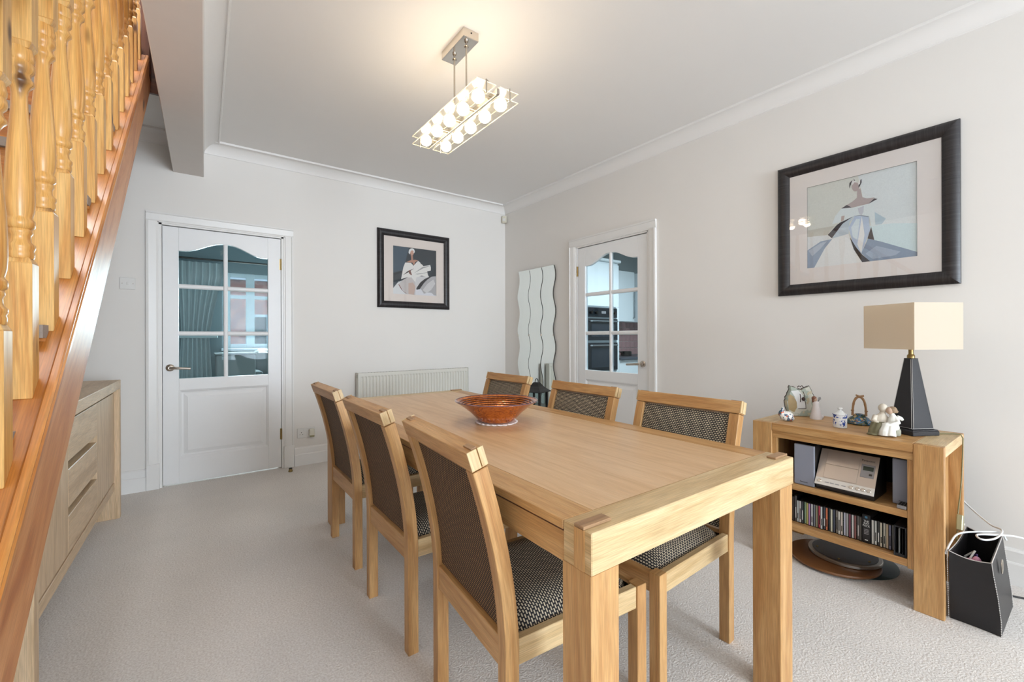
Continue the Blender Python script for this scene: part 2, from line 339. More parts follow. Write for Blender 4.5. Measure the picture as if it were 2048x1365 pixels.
def text_mesh(txt, size, name, mat, parent, M, align='CENTER', extrude=.0003, sx=1):
    cu = bpy.data.curves.new('t', 'FONT'); cu.body = txt; cu.size = size; cu.extrude = extrude; cu.align_x = align; cu.align_y = 'CENTER'; cu.space_line = .8
    ob = bpy.data.objects.new('t', cu); COL.objects.link(ob); dg = bpy.context.evaluated_depsgraph_get()
    me = bpy.data.meshes.new_from_object(ob.evaluated_get(dg)); bpy.data.objects.remove(ob)
    me.transform(M @ Matrix.Diagonal((sx, 1, 1, 1))); me.materials.clear(); me.materials.append(MATS[mat]); me.name = name
    o = bpy.data.objects.new(name, me); COL.objects.link(o); o.parent = parent; return o
def remesh(o, vox):
    md = o.modifiers.new('r', 'REMESH'); md.mode = 'VOXEL'; md.voxel_size = vox
    sm = o.modifiers.new('s', 'SMOOTH'); sm.iterations = 1
    dg = bpy.context.evaluated_depsgraph_get(); me = bpy.data.meshes.new_from_object(o.evaluated_get(dg)); o.modifiers.clear()
    for p in me.polygons: p.use_smooth = True
    o.data = me
def struct(name, mb, mat, parent=None, **k):
    o = mb.build(name, mat, parent, **k)
    if parent is None: o['kind'] = 'structure'
    return o

# ------------------------------------------------------------------ room shell
ZC = 2.68; XL = -4.12; YF = -10.5; XB = .10
A = math.radians(.94); DV = Vector((math.sin(A), math.cos(A), 0)); NV = Vector((math.cos(A), -math.sin(A), 0))   # the stair side of the house runs 0.94 deg off
DOORH = 1.991
struct('floor', MB().box(XL-.1, XB, YF-.1, .10, -.06, 0), 'carpet')
struct('wall_back', MB().box(XL-.1, -3.215, 0, .1, 0, ZC).box(-2.369, XB, 0, .1, 0, ZC).box(-3.215, -2.369, 0, .1, DOORH+.022, ZC).box(XL-.1, -2.9, 0, .1, ZC, 5.1), 'wall_paint')
struct('wall_right', MB().box(0, XB, -1.176, 0, 0, ZC).box(0, XB, YF, -2.030, 0, ZC).box(0, XB, -2.030, -1.176, DOORH+.022, ZC), 'wall_paint')
struct('wall_left', MB().box(XL-.1, XL, -4.70, 0, 0, 5.1).box(XL-.1, XL, YF, -4.70, 0, ZC+.2), 'wall_paint')
struct('wall_front', MB().box(XL-.1, -2.4, YF-.1, YF, 0, ZC).box(-.5, XB, YF-.1, YF, 0, ZC).box(-2.4, -.5, YF-.1, YF, 0, .45).box(-2.4, -.5, YF-.1, YF, 2.5, ZC), 'wall_paint')
struct('ceiling', MB().box(-3.02, XB, YF-.1, .1, ZC, ZC+.2).box(XL-.1, -3.02, -.73, .1, ZC, ZC+.2).box(XL-.1, -3.02, YF-.1, -4.0, ZC, ZC+.2), 'ceiling_paint')
# upper stairwell
struct('wall_stairwell', MB().box(-3.04, -2.94, -4.0, -.73, ZC+.2, 5.1).box(XL-.1, -2.94, -4.1, -4.0, ZC+.2, 5.1).box(-3.04, -2.94, -.73, 0, ZC+.2, 5.1), 'upper_wall')
struct('ceiling_stairwell', MB().box(XL-.1, -2.9, -4.7, .1, 5.1, 5.2), 'ceiling_paint')
# boxed-in beam
def rotbox(P, s0, s1, n0, n1, z0, z1, mb=None, mi=0, g=None):
    mb = mb or MB(); P = Vector(P)
    c = lambda s, n, z: tuple(P+DV*s+NV*n+Vector((0, 0, z)))
    return mb.hexa([c(s0, n0, z0), c(s0, n1, z0), c(s1, n1, z0), c(s1, n0, z0), c(s0, n0, z1), c(s0, n1, z1), c(s1, n1, z1), c(s1, n0, z1)], mi, g)
o = struct('trim_1', rotbox((-2.933, 0, 0), YF, 0, -.193, 0, 2.406, ZC+.02), 'beam_paint', bevel=.004); tag(o, 'white boxed-in beam running over the room beside the stairs', kind='structure')
# cornice: cove with a small bead
def cove(name, p0, d, n, length):
    prof = [(0, -.085), (.006, -.082), (.006, -.076), (.012, -.060), (.026, -.040), (.048, -.022), (.075, -.012), (.092, -.010), (.096, -.016), (.104, -.014), (.106, -.004), (.106, .005), (0, .005)]
    P = Vector(p0); d = Vector(d); n = Vector(n); m_ = len(prof)
    v = [tuple(P+d*t+n*a+Vector((0, 0, ZC+b))) for t in (0, length) for a, b in prof]
    fs = [tuple(range(m_-1, -1, -1)), tuple(range(m_, 2*m_))]+[(i, (i+1) % m_, m_+(i+1) % m_, m_+i) for i in range(m_)]
    return struct(name, MB()._add(v, fs), 'ceiling_paint', smooth=True, auto=50)
cove('trim_2', (-2.935, 0, 0), (1, 0, 0), (0, -1, 0), 2.935)
cove('trim_3', (0, 0, 0), (0, -1, 0), (-1, 0, 0), -YF)
cove('trim_4', (-2.935, 0, 0), tuple(-DV), tuple(NV), -YF)
cove('trim_5', (XL, 0, 0), (1, 0, 0), (0, -1, 0), -3.128-XL)
# skirting
def skirt(name, segs, axis):
    mb = MB()
    for a, b in segs:
        prof = [(0, 0), (.020, 0), (.020, .096), (.017, .102), (.014, .104), (.014, .150), (.008, .160), (0, .163)]
        if axis == 'back': mb.prism([(-p, z) for p, z in prof], a, b, 0)
        else: mb.prism([(-p, z) for p, z in prof], a, b, 1)
    return struct(name, mb, 'gloss_white')
skirt('baseboard_back', [(XL, -3.283), (-2.290, 0)], 'back')
# right wall: profile lies in x,z and runs along y
mb = MB()
for a, b in ((-1.094, 0), (YF, -2.092)):
    mb.prism([(0, 0), (-.020, 0), (-.020, .096), (-.017, .102), (-.014, .104), (-.014, .150), (-.008, .160), (0, .163)], a, b, 1)
struct('baseboard_right', mb, 'gloss_white')

# ------------------------------------------------------------------ doors
def arch_z(x, w=.80):
    t = (x if x < w/2 else w-x); t = max(0, min(1, (t-.13)/.25)); return 1.808+.082*(t*t*(3-2*t))
def make_door(name, loc, rz, hinge_right, label, clear):
    T = thing(name, loc, label, kind='structure', rz=rz)
    w = .80; y0, y1 = .006, .044; mb = MB()
    mb.box(0, .098, y0, y1, .012, DOORH-.004).box(w-.098, w, y0, y1, .012, DOORH-.004)
    mb.box(.098, w-.098, y0, y1, .012, .205).box(.098, w-.098, y0, y1, .728, .818)
    xs = [.098+(w-.196)*i/28 for i in range(29)]
    mb.prism([(x, arch_z(x)) for x in xs]+[(w-.098, DOORH-.004), (.098, DOORH-.004)], y0, y1, 1)
    mb.box(.098, w-.098, y0+.014, y1-.014, .205, .728)
    mb.build('leaf', 'door_white', T, bevel=.002)
    # raised field of the lower panel, with its moulding
    p = MB(); a = (.098, w-.098, .205, .728)
    def ring(m_, y): return [(a[0]+m_, y, a[2]+m_), (a[1]-m_, y, a[2]+m_), (a[1]-m_, y, a[3]-m_), (a[0]+m_, y, a[3]-m_)]
    R_ = [ring(0, y0+.001), ring(.008, y0+.004), ring(.016, y0+.012), ring(.028, y0+.013), ring(.055, y0+.005)]
    for i in range(len(R_)-1): p._add(R_[i]+R_[i+1], [(k, (k+1) % 4, 4+(k+1) % 4, 4+k) for k in range(4)])
    p._add(R_[-1], [(0, 1, 2, 3)]); p.build('raised_panel', 'door_white', T)
    # glazing bars (half-round)
    def bar(x0, x1, z0, z1):
        q = MB()
        if x1-x0 > z1-z0:
            zc, h = (z0+z1)/2, (z1-z0)/2
            q.prism([(y0+.004+.011*(1-math.sin(PI*k/8)), zc+h*math.cos(PI*k/8)) for k in range(9)]+[(y1-.006, zc-h), (y1-.006, zc+h)], x0, x1, 0)
        else:
            xc, h = (x0+x1)/2, (x1-x0)/2
            q.prism([(xc+h*math.cos(PI*k/8), y0+.004+.011*(1-math.sin(PI*k/8))) for k in range(9)]+[(xc-h, y1-.006), (xc+h, y1-.006)], z0, z1, 2)
        return q.build('glazing_bar', 'door_white', T, smooth=True)
    bar(.386, .416, .818, 1.893)
    for zz in (1.151, 1.518):
        bar(.098, .386, zz, zz+.034); bar(.416, w-.098, zz, zz+.034)
    # panes with bevelled borders
    for (xa, xb) in ((.098, .386), (.416, w-.098)):
        for row, (za, zb) in enumerate(((.818, 1.151), (1.185, 1.518), (1.552, None))):
            if zb: poly = [(xa, za), (xb, za), (xb, zb), (xa, zb)]
            else: poly = [(xa, za), (xb, za)]+[(xb+(xa-xb)*i/14, arch_z(xb+(xa-xb)*i/14)) for i in range(15)]
            cx, cz = (xa+xb)/2, sum(q[1] for q in poly[:2]+poly[-1:])/3; cz = (min(q[1] for q in poly)+max(q[1] for q in poly))/2
            hx, hz = (xb-xa)/2, max(q[1] for q in poly)-cz
            inn = [(cx+(x-cx)*(1-.02/hx), cz+(z-cz)*(1-.02/hz)) for x, z in poly]; n = len(poly)
            q = MB(); v = [(x, .030, z) for x, z in poly]+[(x, .0255, z) for x, z in poly]+[(x, .0225, z) for x, z in inn]
            q._add(v, [tuple(range(n)), tuple(range(3*n-1, 2*n-1, -1))]+[(i, (i+1) % n, n+(i+1) % n, n+i) for i in range(n)]+[(n+i, n+(i+1) % n, 2*n+(i+1) % n, 2*n+i) for i in range(n)])
            q.build('pane', 'pane_clear' if clear else 'pane', T)
    # lever handle on a round rose
    hx = .045 if hinge_right else w-.045; sgn = 1 if hinge_right else -1
    h = thing('lever_handle', (0, 0, 0)); h.parent = T
    q = MB(); q.M = Matrix.Translation((hx, y0, .905)) @ Matrix.Rotation(PI/2, 4, 'X'); q.lathe([(.027, 0), (.027, .006), (.022, .010), (.012, .012), (.011, .05)], seg=20); q.build('rose', 'steel', h, smooth=True)
    MB().tube([(hx, y0-.046, .905), (hx+sgn*.012, y0-.052, .905), (hx+sgn*.05, y0-.054, .903), (hx+sgn*.125, y0-.056, .897)], [.0105, .0105, .0105, .0095], 12).build('lever', 'steel', h, smooth=True)
    # hinges
    for z0 in (.25, 1.72):
        xh = w+.002 if hinge_right else -.002
        MB().tube([(xh, y0-.004, z0), (xh, y0-.004, z0+.095)], .006, 10).box(xh-.012, xh+.012, y0-.001, y0+.002, z0, z0+.095).build('hinge', 'brass', T, smooth=True)
    # lining, architrave with plinth blocks
    for x0, x1 in ((-.022, -.003), (w+.003, w+.022)): MB().box(x0, x1, -.002, .098, 0, DOORH+.02).build('jamb', 'gloss_white', T)
    MB().box(-.022, w+.022, -.002, .098, DOORH+.002, DOORH+.021).build('head', 'gloss_white', T)
    for a_, b_, c_, d_ in ((-.003, .014, 0, DOORH+.002), (w-.014, w+.003, 0, DOORH+.002), (.014, w-.014, DOORH-.014, DOORH+.002)): MB().box(a_, b_, .046, .070, c_, d_).build('leak_stop', 'gloss_white', T)  # strips added behind the leaf to block light leaking round it
    def arc(x0, x1):  # stepped moulding across the width, flipped so the thick edge is outside
        out = x0 < w/2
        pr = [(0, 0), (0, -.022), (.012, -.024), (.016, -.018), (.06, -.014), (.068, -.010), (.075, -.010), (.075, 0)]
        pr = [(x0+a, b) for a, b in pr] if out else [(x1-a, b) for a, b in pr]; return pr
    MB().prism(arc(-.095, -.02), .19, DOORH+.02, 2).build('architrave', 'gloss_white', T)
    MB().prism(arc(w+.02, w+.095), .19, DOORH+.02, 2).build('architrave', 'gloss_white', T)
    prz = [(0, 0), (-.010, 0), (-.010, .007), (-.014, .015), (-.018, .059), (-.024, .063), (-.022, .075), (0, .075)]
    MB().prism([(a, DOORH+.015+b) for a, b in prz], -.095, w+.095, 0).build('architrave', 'gloss_white', T)
    for x0 in (-.097, w+.018): MB().box(x0, x0+.079, -.028, 0, 0, .19).build('plinth_block', 'gloss_white', T, bevel=.003)
    return T
make_door('door_1', (-3.191, 0, 0), 0, True, 'white panelled door with six arched teal glass panes in the back wall', False)
make_door('door_2', (0, -1.203, 0), -PI/2, False, 'white panelled door with six panes looking into the kitchen', True)

# ------------------------------------------------------------------ staircase
S0 = Vector((-3.21, -.73, 0)); SL = .895
ST = thing('staircase', (-3.21, -3.2, 0), 'golden pine staircase with turned balusters rising along the left side', 'staircase')
def sp(s, n, z): return tuple(S0+DV*s+NV*n+Vector((0, 0, z))-W(ST))
def sloped(s0, s1, n0, n1, b0, b1, name, mat, bevel=0, mb=None):
    """board following the pitch; b0,b1 = height above the lower edge line of the stringer"""
    mb = mb or MB(); z = lambda s: 2.68+SL*s
    th = math.atan(SL); v = []
    for s, n, bb in ((s0, n0, b0), (s0, n1, b0), (s1, n1, b0), (s1, n0, b0), (s0, n0, b1), (s0, n1, b1), (s1, n1, b1), (s1, n0, b1)): v.append(sp(s, n, z(s)+bb))
    # UVs along the slope
    fs = [(0, 3, 2, 1), (4, 5, 6, 7), (0, 1, 5, 4), (1, 2, 6, 5), (2, 3, 7, 6), (3, 0, 4, 7)]
    uv = [((s)/math.cos(th)+bb*math.sin(th), bb*math.cos(th)+n*1.0) for s, n, bb in ((s0, n0, b0), (s0, n1, b0), (s1, n1, b0), (s1, n0, b0), (s0, n0, b1), (s0, n1, b1), (s1, n1, b1), (s1, n0, b1))]
    mb._add(v, fs, 0, None, uv); return mb.build(name, mat, ST, bevel=bevel)
sloped(-2.97, -.03, -.034, 0, 0, .238, 'stringer', 'pine_stringer', .003)
sloped(-2.97, -.20, -.076, .008, .2385, .262, 'base_rail', 'pine_cap', .004)
sloped(-2.97, -.20, -.010, .006, .262, .274, 'base_rail_bead', 'pine_cap', .003)
sloped(-2.97, -.20, -.076, -.066, .262, .274, 'base_rail_bead', 'pine_cap', .003)
sloped(-2.97, -.30, -.072, -.002, 1.16, 1.215, 'handrail', 'pine_cap', .012)
sloped(-2.97, -.03, -.86, -.83, 0, .26, 'stringer', 'pine_stringer', .003)
# treads and risers
G = .235; RS = G*SL
for i in range(13):
    s = -2.97+i*G; zt = 2.68+SL*s+.30
    if zt < .05: continue
    q = MB(); q.hexa([sp(s-.02, -.83, zt-.03), sp(s-.02, -.034, zt-.03), sp(s+G, -.034, zt-.03), sp(s+G, -.83, zt-.03), sp(s-.02, -.83, zt), sp(s-.02, -.034, zt), sp(s+G, -.034, zt), sp(s+G, -.83, zt)]); q.build('tread', 'tread_carpet', ST)
    q = MB(); q.hexa([sp(s, -.83, zt-RS), sp(s, -.034, zt-RS), sp(s+.018, -.034, zt-RS), sp(s+.018, -.83, zt-RS), sp(s, -.83, zt-.03), sp(s, -.034, zt-.03), sp(s+.018, -.034, zt-.03), sp(s+.018, -.83, zt-.03)]); q.build('riser', 'pine_cap', ST)
# turned balusters: square foot (cut to the pitch), turned shaft, square head
BW = .0225
TURN = [(.020, 0), (.0215, .004), (.0218, .012), (.0205, .016), (.0228, .022), (.0228, .028), (.0175, .034), (.0165, .040), (.0160, .047), (.0190, .053), (.0190, .058), (.0175, .061), (.0222, .066), (.0228, .073), (.0222, .079), (.0190, .083), (.0188, .087), (.0215, .100), (.0226, .120), (.0224, .150), (.0210, .190), (.0186, .230), (.0160, .265), (.0136, .300), (.0124, .325), (.0120, .340), (.0132, .350), (.0175, .358), (.0218, .363), (.0218, .369), (.0172, .376), (.0168, .383), (.0215, .389), (.0228, .396), (.0222, .404), (.0200, .408), (.0218, .412), (.0225, .420), (.0210, .428), (.0200, .436)]
def square_block(q, z0, z1, cut, low):
    b = BW; c = .012  # chamfered shoulders next to the turning
    if low:
        v = [(-b, -b, z0-SL*b*cut), (b, -b, z0-SL*b*cut), (b, b, z0+SL*b*cut), (-b, b, z0+SL*b*cut), (-b, -b, z1-c), (b, -b, z1-c), (b, b, z1-c), (-b, b, z1-c)]
        q.hexa(v, 0, 2); k = b-.006
        q.hexa([(-b, -b, z1-c), (b, -b, z1-c), (b, b, z1-c), (-b, b, z1-c), (-k, -k, z1), (k, -k, z1), (k, k, z1), (-k, k, z1)], 0, 2)
    else:
        k = b-.006
        q.hexa([(-k, -k, z0), (k, -k, z0), (k, k, z0), (-k, k, z0), (-b, -b, z0+c), (b, -b, z0+c), (b, b, z0+c), (-b, b, z0+c)], 0, 2)
        q.hexa([(-b, -b, z0+c), (b, -b, z0+c), (b, b, z0+c), (-b, b, z0+c), (-b, -b, z1-SL*b*cut), (b, -b, z1-SL*b*cut), (b, b, z1+SL*b*cut), (-b, b, z1+SL*b*cut)], 0, 2)
bal_t = MB().lathe(TURN, (0, 0, .27), 20)
bal_f = MB(); square_block(bal_f, 0, .272, 1, True); bal_h = MB(); square_block(bal_h, .704, .897, 1, False)
proto = None
for k in range(-3, 15):
    s = -2.32+.1575*k+BW
    if s > -.2 or s < -2.95: continue
    n = -.025-BW; zb = 2.68+SL*s+.263
    loc = Vector(sp(s, n, zb))
    if proto is None:
        proto = bal_t.build('baluster', 'pine', ST, smooth=True, auto=50); kids = [bal_f.build('foot_block', 'pine_block', proto, bevel=.0012), bal_h.build('head_block', 'pine_block', proto, bevel=.0012)]
        proto.location = loc; proto.rotation_euler = (0, 0, -A)
    else:
        c = proto.copy(); COL.objects.link(c); c.location = loc
        for kd in kids: d = kd.copy(); COL.objects.link(d); d.parent = c
# newels, landing edge
def post(s, n, z0, z1, hw, name, mat):
    q = MB(); c = Vector(sp(s, n, 0))
    q.box(c.x-hw, c.x+hw, c.y-hw, c.y+hw, z0, z1); return q.build(name, mat, ST, bevel=.004)
post(-.075, -.04, 2.70, 3.75, .045, 'newel_post', 'brown_trim')
post(-3.02, -.04, 0, 1.35, .045, 'newel_post', 'pine_block')
q = MB(); q.hexa([sp(-.022, -.86, 2.64), sp(-.022, .125, 2.64), sp(0, .125, 2.64), sp(0, -.86, 2.64), sp(-.022, -.86, 3.0), sp(-.022, .125, 3.0), sp(0, .125, 3.0), sp(0, -.86, 3.0)]); q.build('landing_fascia', 'brown_trim', ST)
q = MB(); q.hexa([sp(-1.6, .066, 2.684), sp(-1.6, .078, 2.684), sp(-.02, .078, 2.684), sp(-.02, .066, 2.684), sp(-1.6, .066, 2.98), sp(-1.6, .078, 2.98), sp(-.02, .078, 2.98), sp(-.02, .066, 2.98)]); q.build('well_lining', 'brown_trim', ST)

# ------------------------------------------------------------------ oak sideboard under the stairs
SB = thing('sideboard', (-3.377, -.55, 0), 'long oak sideboard with doors and three drawers under the stairs', 'sideboard', rz=-A)
q = lambda *a, **k: MB().box(*a, **k)     # local: x out of the front (0 = front of the end panels), y along, z up
D_ = -.43
q(D_, 0, -1.68, .05, .814, .868, g=1).build('top', 'oak_cool', SB, bevel=.002)
q(D_, 0, 0, .05, 0, .8135, g=2).build('end_panel', 'oak_cool', SB, bevel=.002)
q(D_, 0, -1.68, -1.63, 0, .8135, g=2).build('end_panel', 'oak_cool', SB, bevel=.002)
q(D_, -.025, -1.6295, -.0005, .178, .229, g=1).build('bottom_rail', 'oak_cool', SB, bevel=.002)
q(D_, -.062, -1.6295, -.0005, .2295, .8135).build('carcass', 'backing_dark', SB)
q(-.06, -.025, -.532, -.002, .240, .790, g=2).build('door', 'oak_cool', SB, bevel=.0015)
q(-.06, -.025, -1.628, -1.122, .240, .790, g=2).build('door', 'oak_cool', SB, bevel=.0015)
for z0, z1 in ((.240, .395), (.430, .588), (.623, .790)): q(-.06, -.025, -1.118, -.536, z0, z1, g=1).build('drawer', 'oak_cool', SB, bevel=.0015)

# ------------------------------------------------------------------ dining table
TX0, TX1, TY0, TY1, TZ = -2.377, -1.461, -3.607, -1.385, .745
TB = thing('dining_table', ((TX0+TX1)/2, (TY0+TY1)/2, 0), 'long light oak dining table with framed top and exposed tenons', 'table')
TB_O = Vector(TB.location); TA = math.radians(-.85)
B = lambda *a, **k: MB().box(*a, **k)
def tp(mb, name, mat, **k): return mb.build(name, mat, TB, off=TB_O, **k)
tp(B(TX0+.0900, TX1-.0900, TY0+.0832, TY1-.0832, .722, TZ-.0006, g=1), 'top_panel', 'oak_top')
for x0, x1 in ((TX0, TX0+.0888), (TX1-.0888, TX1)): tp(B(x0, x1, TY0+.0832, TY1-.0832, .724, TZ, g=1), 'side_board', 'oak', bevel=.0015)
for y0, y1, yo, yi in ((TY0, TY0+.082, TY0, TY0+.082), (TY1-.082, TY1, TY1-.082, TY1)):
    tp(B(TX0, TX1, y0, y1, .660, TZ, g=0), 'end_board', 'oak_pale', bevel=.002)
for x0, x1 in ((TX0+.006, TX0+.030), (TX1-.030, TX1-.006)): tp(B(x0, x1, TY0+.083, TY1-.083, .652, .719, g=1), 'apron', 'oak', bevel=.0015)
for x0, x1 in ((TX0+.004, TX0+.0385), (TX1-.0385, TX1-.004)): tp(B(x0, x1, TY0+.083, TY1-.083, .7195, .7235, g=1), 'groove_shade', 'brown_trim')  # dark strip stands in for the shaded groove under the side boards
for sx in (0, 1):
    for sy in (0, 1):
        x0 = TX0+.002 if not sx else TX1-.084; y0 = TY0+.003 if not sy else TY1-.088
        tp(B(x0, x0+.082, y0, y0+.085, 0, .6595, g=2), 'leg', 'oak', bevel=.002)
        x0 = TX0-.003 if not sx else TX1-.079; yc = TY0+.033 if not sy else TY1-.033
        tp(B(x0, x0+.082, yc-.014, yc+.014, TZ+.0003, TZ+.007, g=0), 'tenon', 'oak_end', bevel=.0012)
        xs_ = TX0-.003 if not sx else TX1; tp(B(xs_, xs_+.003, yc-.014, yc+.014, .662, TZ, g=2), 'tenon_cheek', 'oak')

pv = Vector((TX0, TY0, 0)); TB.location = pv+Matrix.Rotation(TA, 3, 'Z') @ (TB_O-pv); TB.rotation_euler = (0, 0, TA)

# ------------------------------------------------------------------ dining chairs (local: rear legs at x=0, front at +x)
def lean(z): return 0 if z < .38 else -.345*(z-.38)**1.75
def make_chair():
    T = thing('dining_chair', (0, 0, 0))
    for s in (-1, 1):
        a, b = (.191, .229) if s > 0 else (-.229, -.191)
        zs = [0, .2, .38]+[.38+.45*i/9 for i in range(1, 10)]; q = MB(); v = []; uv = []
        for z in zs:
            dx = lean(z); sl = -(lean(z+.005)-lean(z-.005))/.01; th = .038
            for (x, y) in ((0, a), (th, a), (th, b), (0, b)): v.append((dx+x, y, z+(sl*(x-.019)*1.0 if z > .38 else 0))); uv.append((z, x+y*1.0))
        n = len(zs); fs = [(3, 2, 1, 0), tuple((n-1)*4+k for k in range(4))]+[(i*4+k, i*4+(k+1) % 4, i*4+4+(k+1) % 4, i*4+4+k) for i in range(n-1) for k in range(4)]
        q._add(v, fs, 0, 2, uv); q.build('rear_leg', 'oak', T, bevel=.0015)
        MB().box(.447, .485, a, b, 0, .405, g=2).build('front_leg', 'oak', T, bevel=.0015)
        a2, b2 = (.203, .225) if s > 0 else (-.225, -.203)
        MB().box(.0385, .4465, a2, b2, .340, .403, g=0).build('side_rail', 'oak_pale', T, bevel=.0015)
    MB().box(.004, .026, -.1905, .1905, .330, .404, g=1).build('back_rail', 'oak', T, bevel=.0015)
    MB().box(.458, .480, -.1905, .1905, .340, .400, g=1).build('front_rail', 'oak', T, bevel=.0015)
    # crest rail set square on the leaning posts
    zc = .832; sl = math.atan(-(lean(zc+.005)-lean(zc-.005))/.01); M = Matrix.Translation((lean(zc)+.019, 0, zc)) @ Matrix.Rotation(-sl, 4, 'Y')
    q = MB(); q.M = M; q.box(-.021, .021, -.229, .229, 0, .048, g=1); cr_ = q.build('crest_rail', 'oak', T, bevel=.0015)
    for s in (-1, 1):
        q = MB(); q.M = M; q.box(-.006, .008, s*.186, s*.226, .0483, .052, g=1); q.build('tenon', 'oak_end', cr_)
        q = MB(); q.M = M; q.box(-.021, .003, s*.2293, s*.233, .004, .050, g=2); q.build('joint_cheek', 'oak_pale', cr_)
        q = MB(); q.M = M; q.box(.0065, .0215, s*.2293, s*.233, .004, .050, g=2); q.build('joint_cheek', 'oak_pale', cr_)
    # upholstered back: curved slab
    n = 14; zz = [.412+(.829-.412)*j/n for j in range(n+1)]; nx = 9; ys = [-.1895+.379*i/(nx-1) for i in range(nx)]
    def bul(i, j): return .012*(math.sin(PI*i/(nx-1))**.5)*(math.sin(PI*j/n)**.4)
    for nm, mat, off, sg in (('back_upholstery', 'weave_front', .027, 1), ('back_lining', 'weave_rear', .016, 0)):
        q = MB(); q.grid(lambda i, j: (lean(zz[j])+off+(bul(i, j) if sg else 0), ys[i], zz[j]), nx, n+1, 0, lambda i, j: (ys[i]+1, zz[j]*1.03+1))
        q.grid(lambda i, j: (lean(zz[j])+.0215, ys[i], zz[j]), nx, n+1, 0, lambda i, j: (ys[i]+1, zz[j]*1.03+1))
        def rim(pts): q._add(pts, [(k, k+1, k+1+len(pts)//2, k+len(pts)//2) for k in range(len(pts)//2-1)], 0, None, [(p[1]+1, p[2]*1.03+1) for p in pts])
        P_ = lambda i, j: (lean(zz[j])+off+(bul(i, j) if sg else 0), ys[i], zz[j]); Q_ = lambda i, j: (lean(zz[j])+.0215, ys[i], zz[j])
        for i in (0, nx-1): rim([P_(i, j) for j in range(n+1)]+[Q_(i, j) for j in range(n+1)])
        for j in (0, n): rim([P_(i, j) for i in range(nx)]+[Q_(i, j) for i in range(nx)])
        q.build(nm, mat, T, smooth=True)
    # drop-in seat
    nx, ny = 13, 13; xs = [.030+.424*i/(nx-1) for i in range(nx)]; ys2 = [-.2005+.401*j/(ny-1) for j in range(ny)]
    def hz(i, j):
        e = min(1, min(i, nx-1-i)/2.2)*1.0; g = min(1, min(j, ny-1-j)/2.2); return .392+.046*(max(0, e)**.45)*(max(0, g)**.45)
    q = MB(); q.grid(lambda i, j: (xs[i], ys2[j], hz(i, j)), nx, ny, 0, lambda i, j: (ys2[j]+1, xs[i]+1))
    q._add([(xs[0], ys2[0], .392), (xs[-1], ys2[0], .392), (xs[-1], ys2[-1], .392), (xs[0], ys2[-1], .392)], [(0, 3, 2, 1)])
    q.build('seat', 'weave_front', T, smooth=True)
    return T
chair0 = make_chair()
SPOTS = [(-2.376, -1.828, 0, 'oak dining chair with dark woven back nearest the white glazed door'),
         (-2.394, -2.520, 0, 'oak dining chair in the middle of the three on the sideboard side'),
         (-2.396, -3.140, -4.5, 'oak dining chair in the foreground showing its whole woven back'),
         (-1.372, -1.842, 180, 'oak dining chair tucked in near the wavy mirrors, window-wall side farthest'),
         (-1.402, -2.572, 180, 'oak dining chair in front of the kitchen door, behind the amber bowl'),
         (-1.394, -3.165, 182, 'oak dining chair nearest the low bookcase, on the picture wall side')]
SPOTS[3] = SPOTS[3][:3]+('oak dining chair in front of the wavy mirrors at the far end of the table',)
for i, (x, y, a, lb) in enumerate(SPOTS):
    c = chair0 if i == 0 else copy_tree(chair0)
    c.location = (x, y, 0); c.rotation_euler = (0, 0, math.radians(a)); tag(c, lb, 'chair', 'oak dining chairs around the table')

# ------------------------------------------------------------------ bowl on a doily
BC = (-1.896, -2.576, TZ)
n = 72; pr = [(BC[0]+(.090+.0035*abs(math.sin(12*PI*k/n)))*math.cos(2*PI*k/n), BC[1]+(.090+.0035*abs(math.sin(12*PI*k/n)))*math.sin(2*PI*k/n)) for k in range(n)]
T = thing('doily', BC, 'white lace doily under the amber bowl on the table', 'doily')
MB().prism(pr, TZ+.0006, TZ+.0045, 2).build('lace', 'doily', T, off=W(T))
q = MB()
for k in range(24): a = 2*PI*k/24; q.ell((BC[0]+.091*math.cos(a), BC[1]+.091*math.sin(a), TZ+.004), (.007, .007, .0034), 8, 5)
q.build('scalloped_edge', 'doily', T, off=W(T), smooth=True)
T = thing('glass_bowl', (BC[0], BC[1], TZ+.005), 'wide amber and copper swirled glass bowl on the table', 'bowl')
MB().lathe([(.001, .002), (.074, .002), (.080, .006), (.094, .020), (.120, .046), (.150, .070), (.178, .0885), (.187, .0940), (.1865, .0965), (.182, .0950), (.150, .0745), (.118, .0500), (.090, .0250), (.072, .0120), (.001, .0100)], (0, 0, 0), 64, caps=False).build('body', 'bowl_amber', T, smooth=True, auto=60)
MB().lathe([(.1835, .0945), (.1875, .0945), (.1885, .0962), (.187, .0982), (.1835, .0968)], (0, 0, 0), 64, caps=False).build('rim', 'bowl_rim', T, smooth=True)
for r0, z0 in ((.168, .0876), (.158, .0808), (.148, .0740), (.137, .0655), (.126, .0570), (.115, .0480), (.103, .0373), (.091, .0268)):
    MB().tube([(r0*math.cos(2*PI*k/56), r0*math.sin(2*PI*k/56), z0+.0014) for k in range(57)], .0017, 6, caps=False).build('dark_spiral', 'bowl_ring', T, smooth=True)

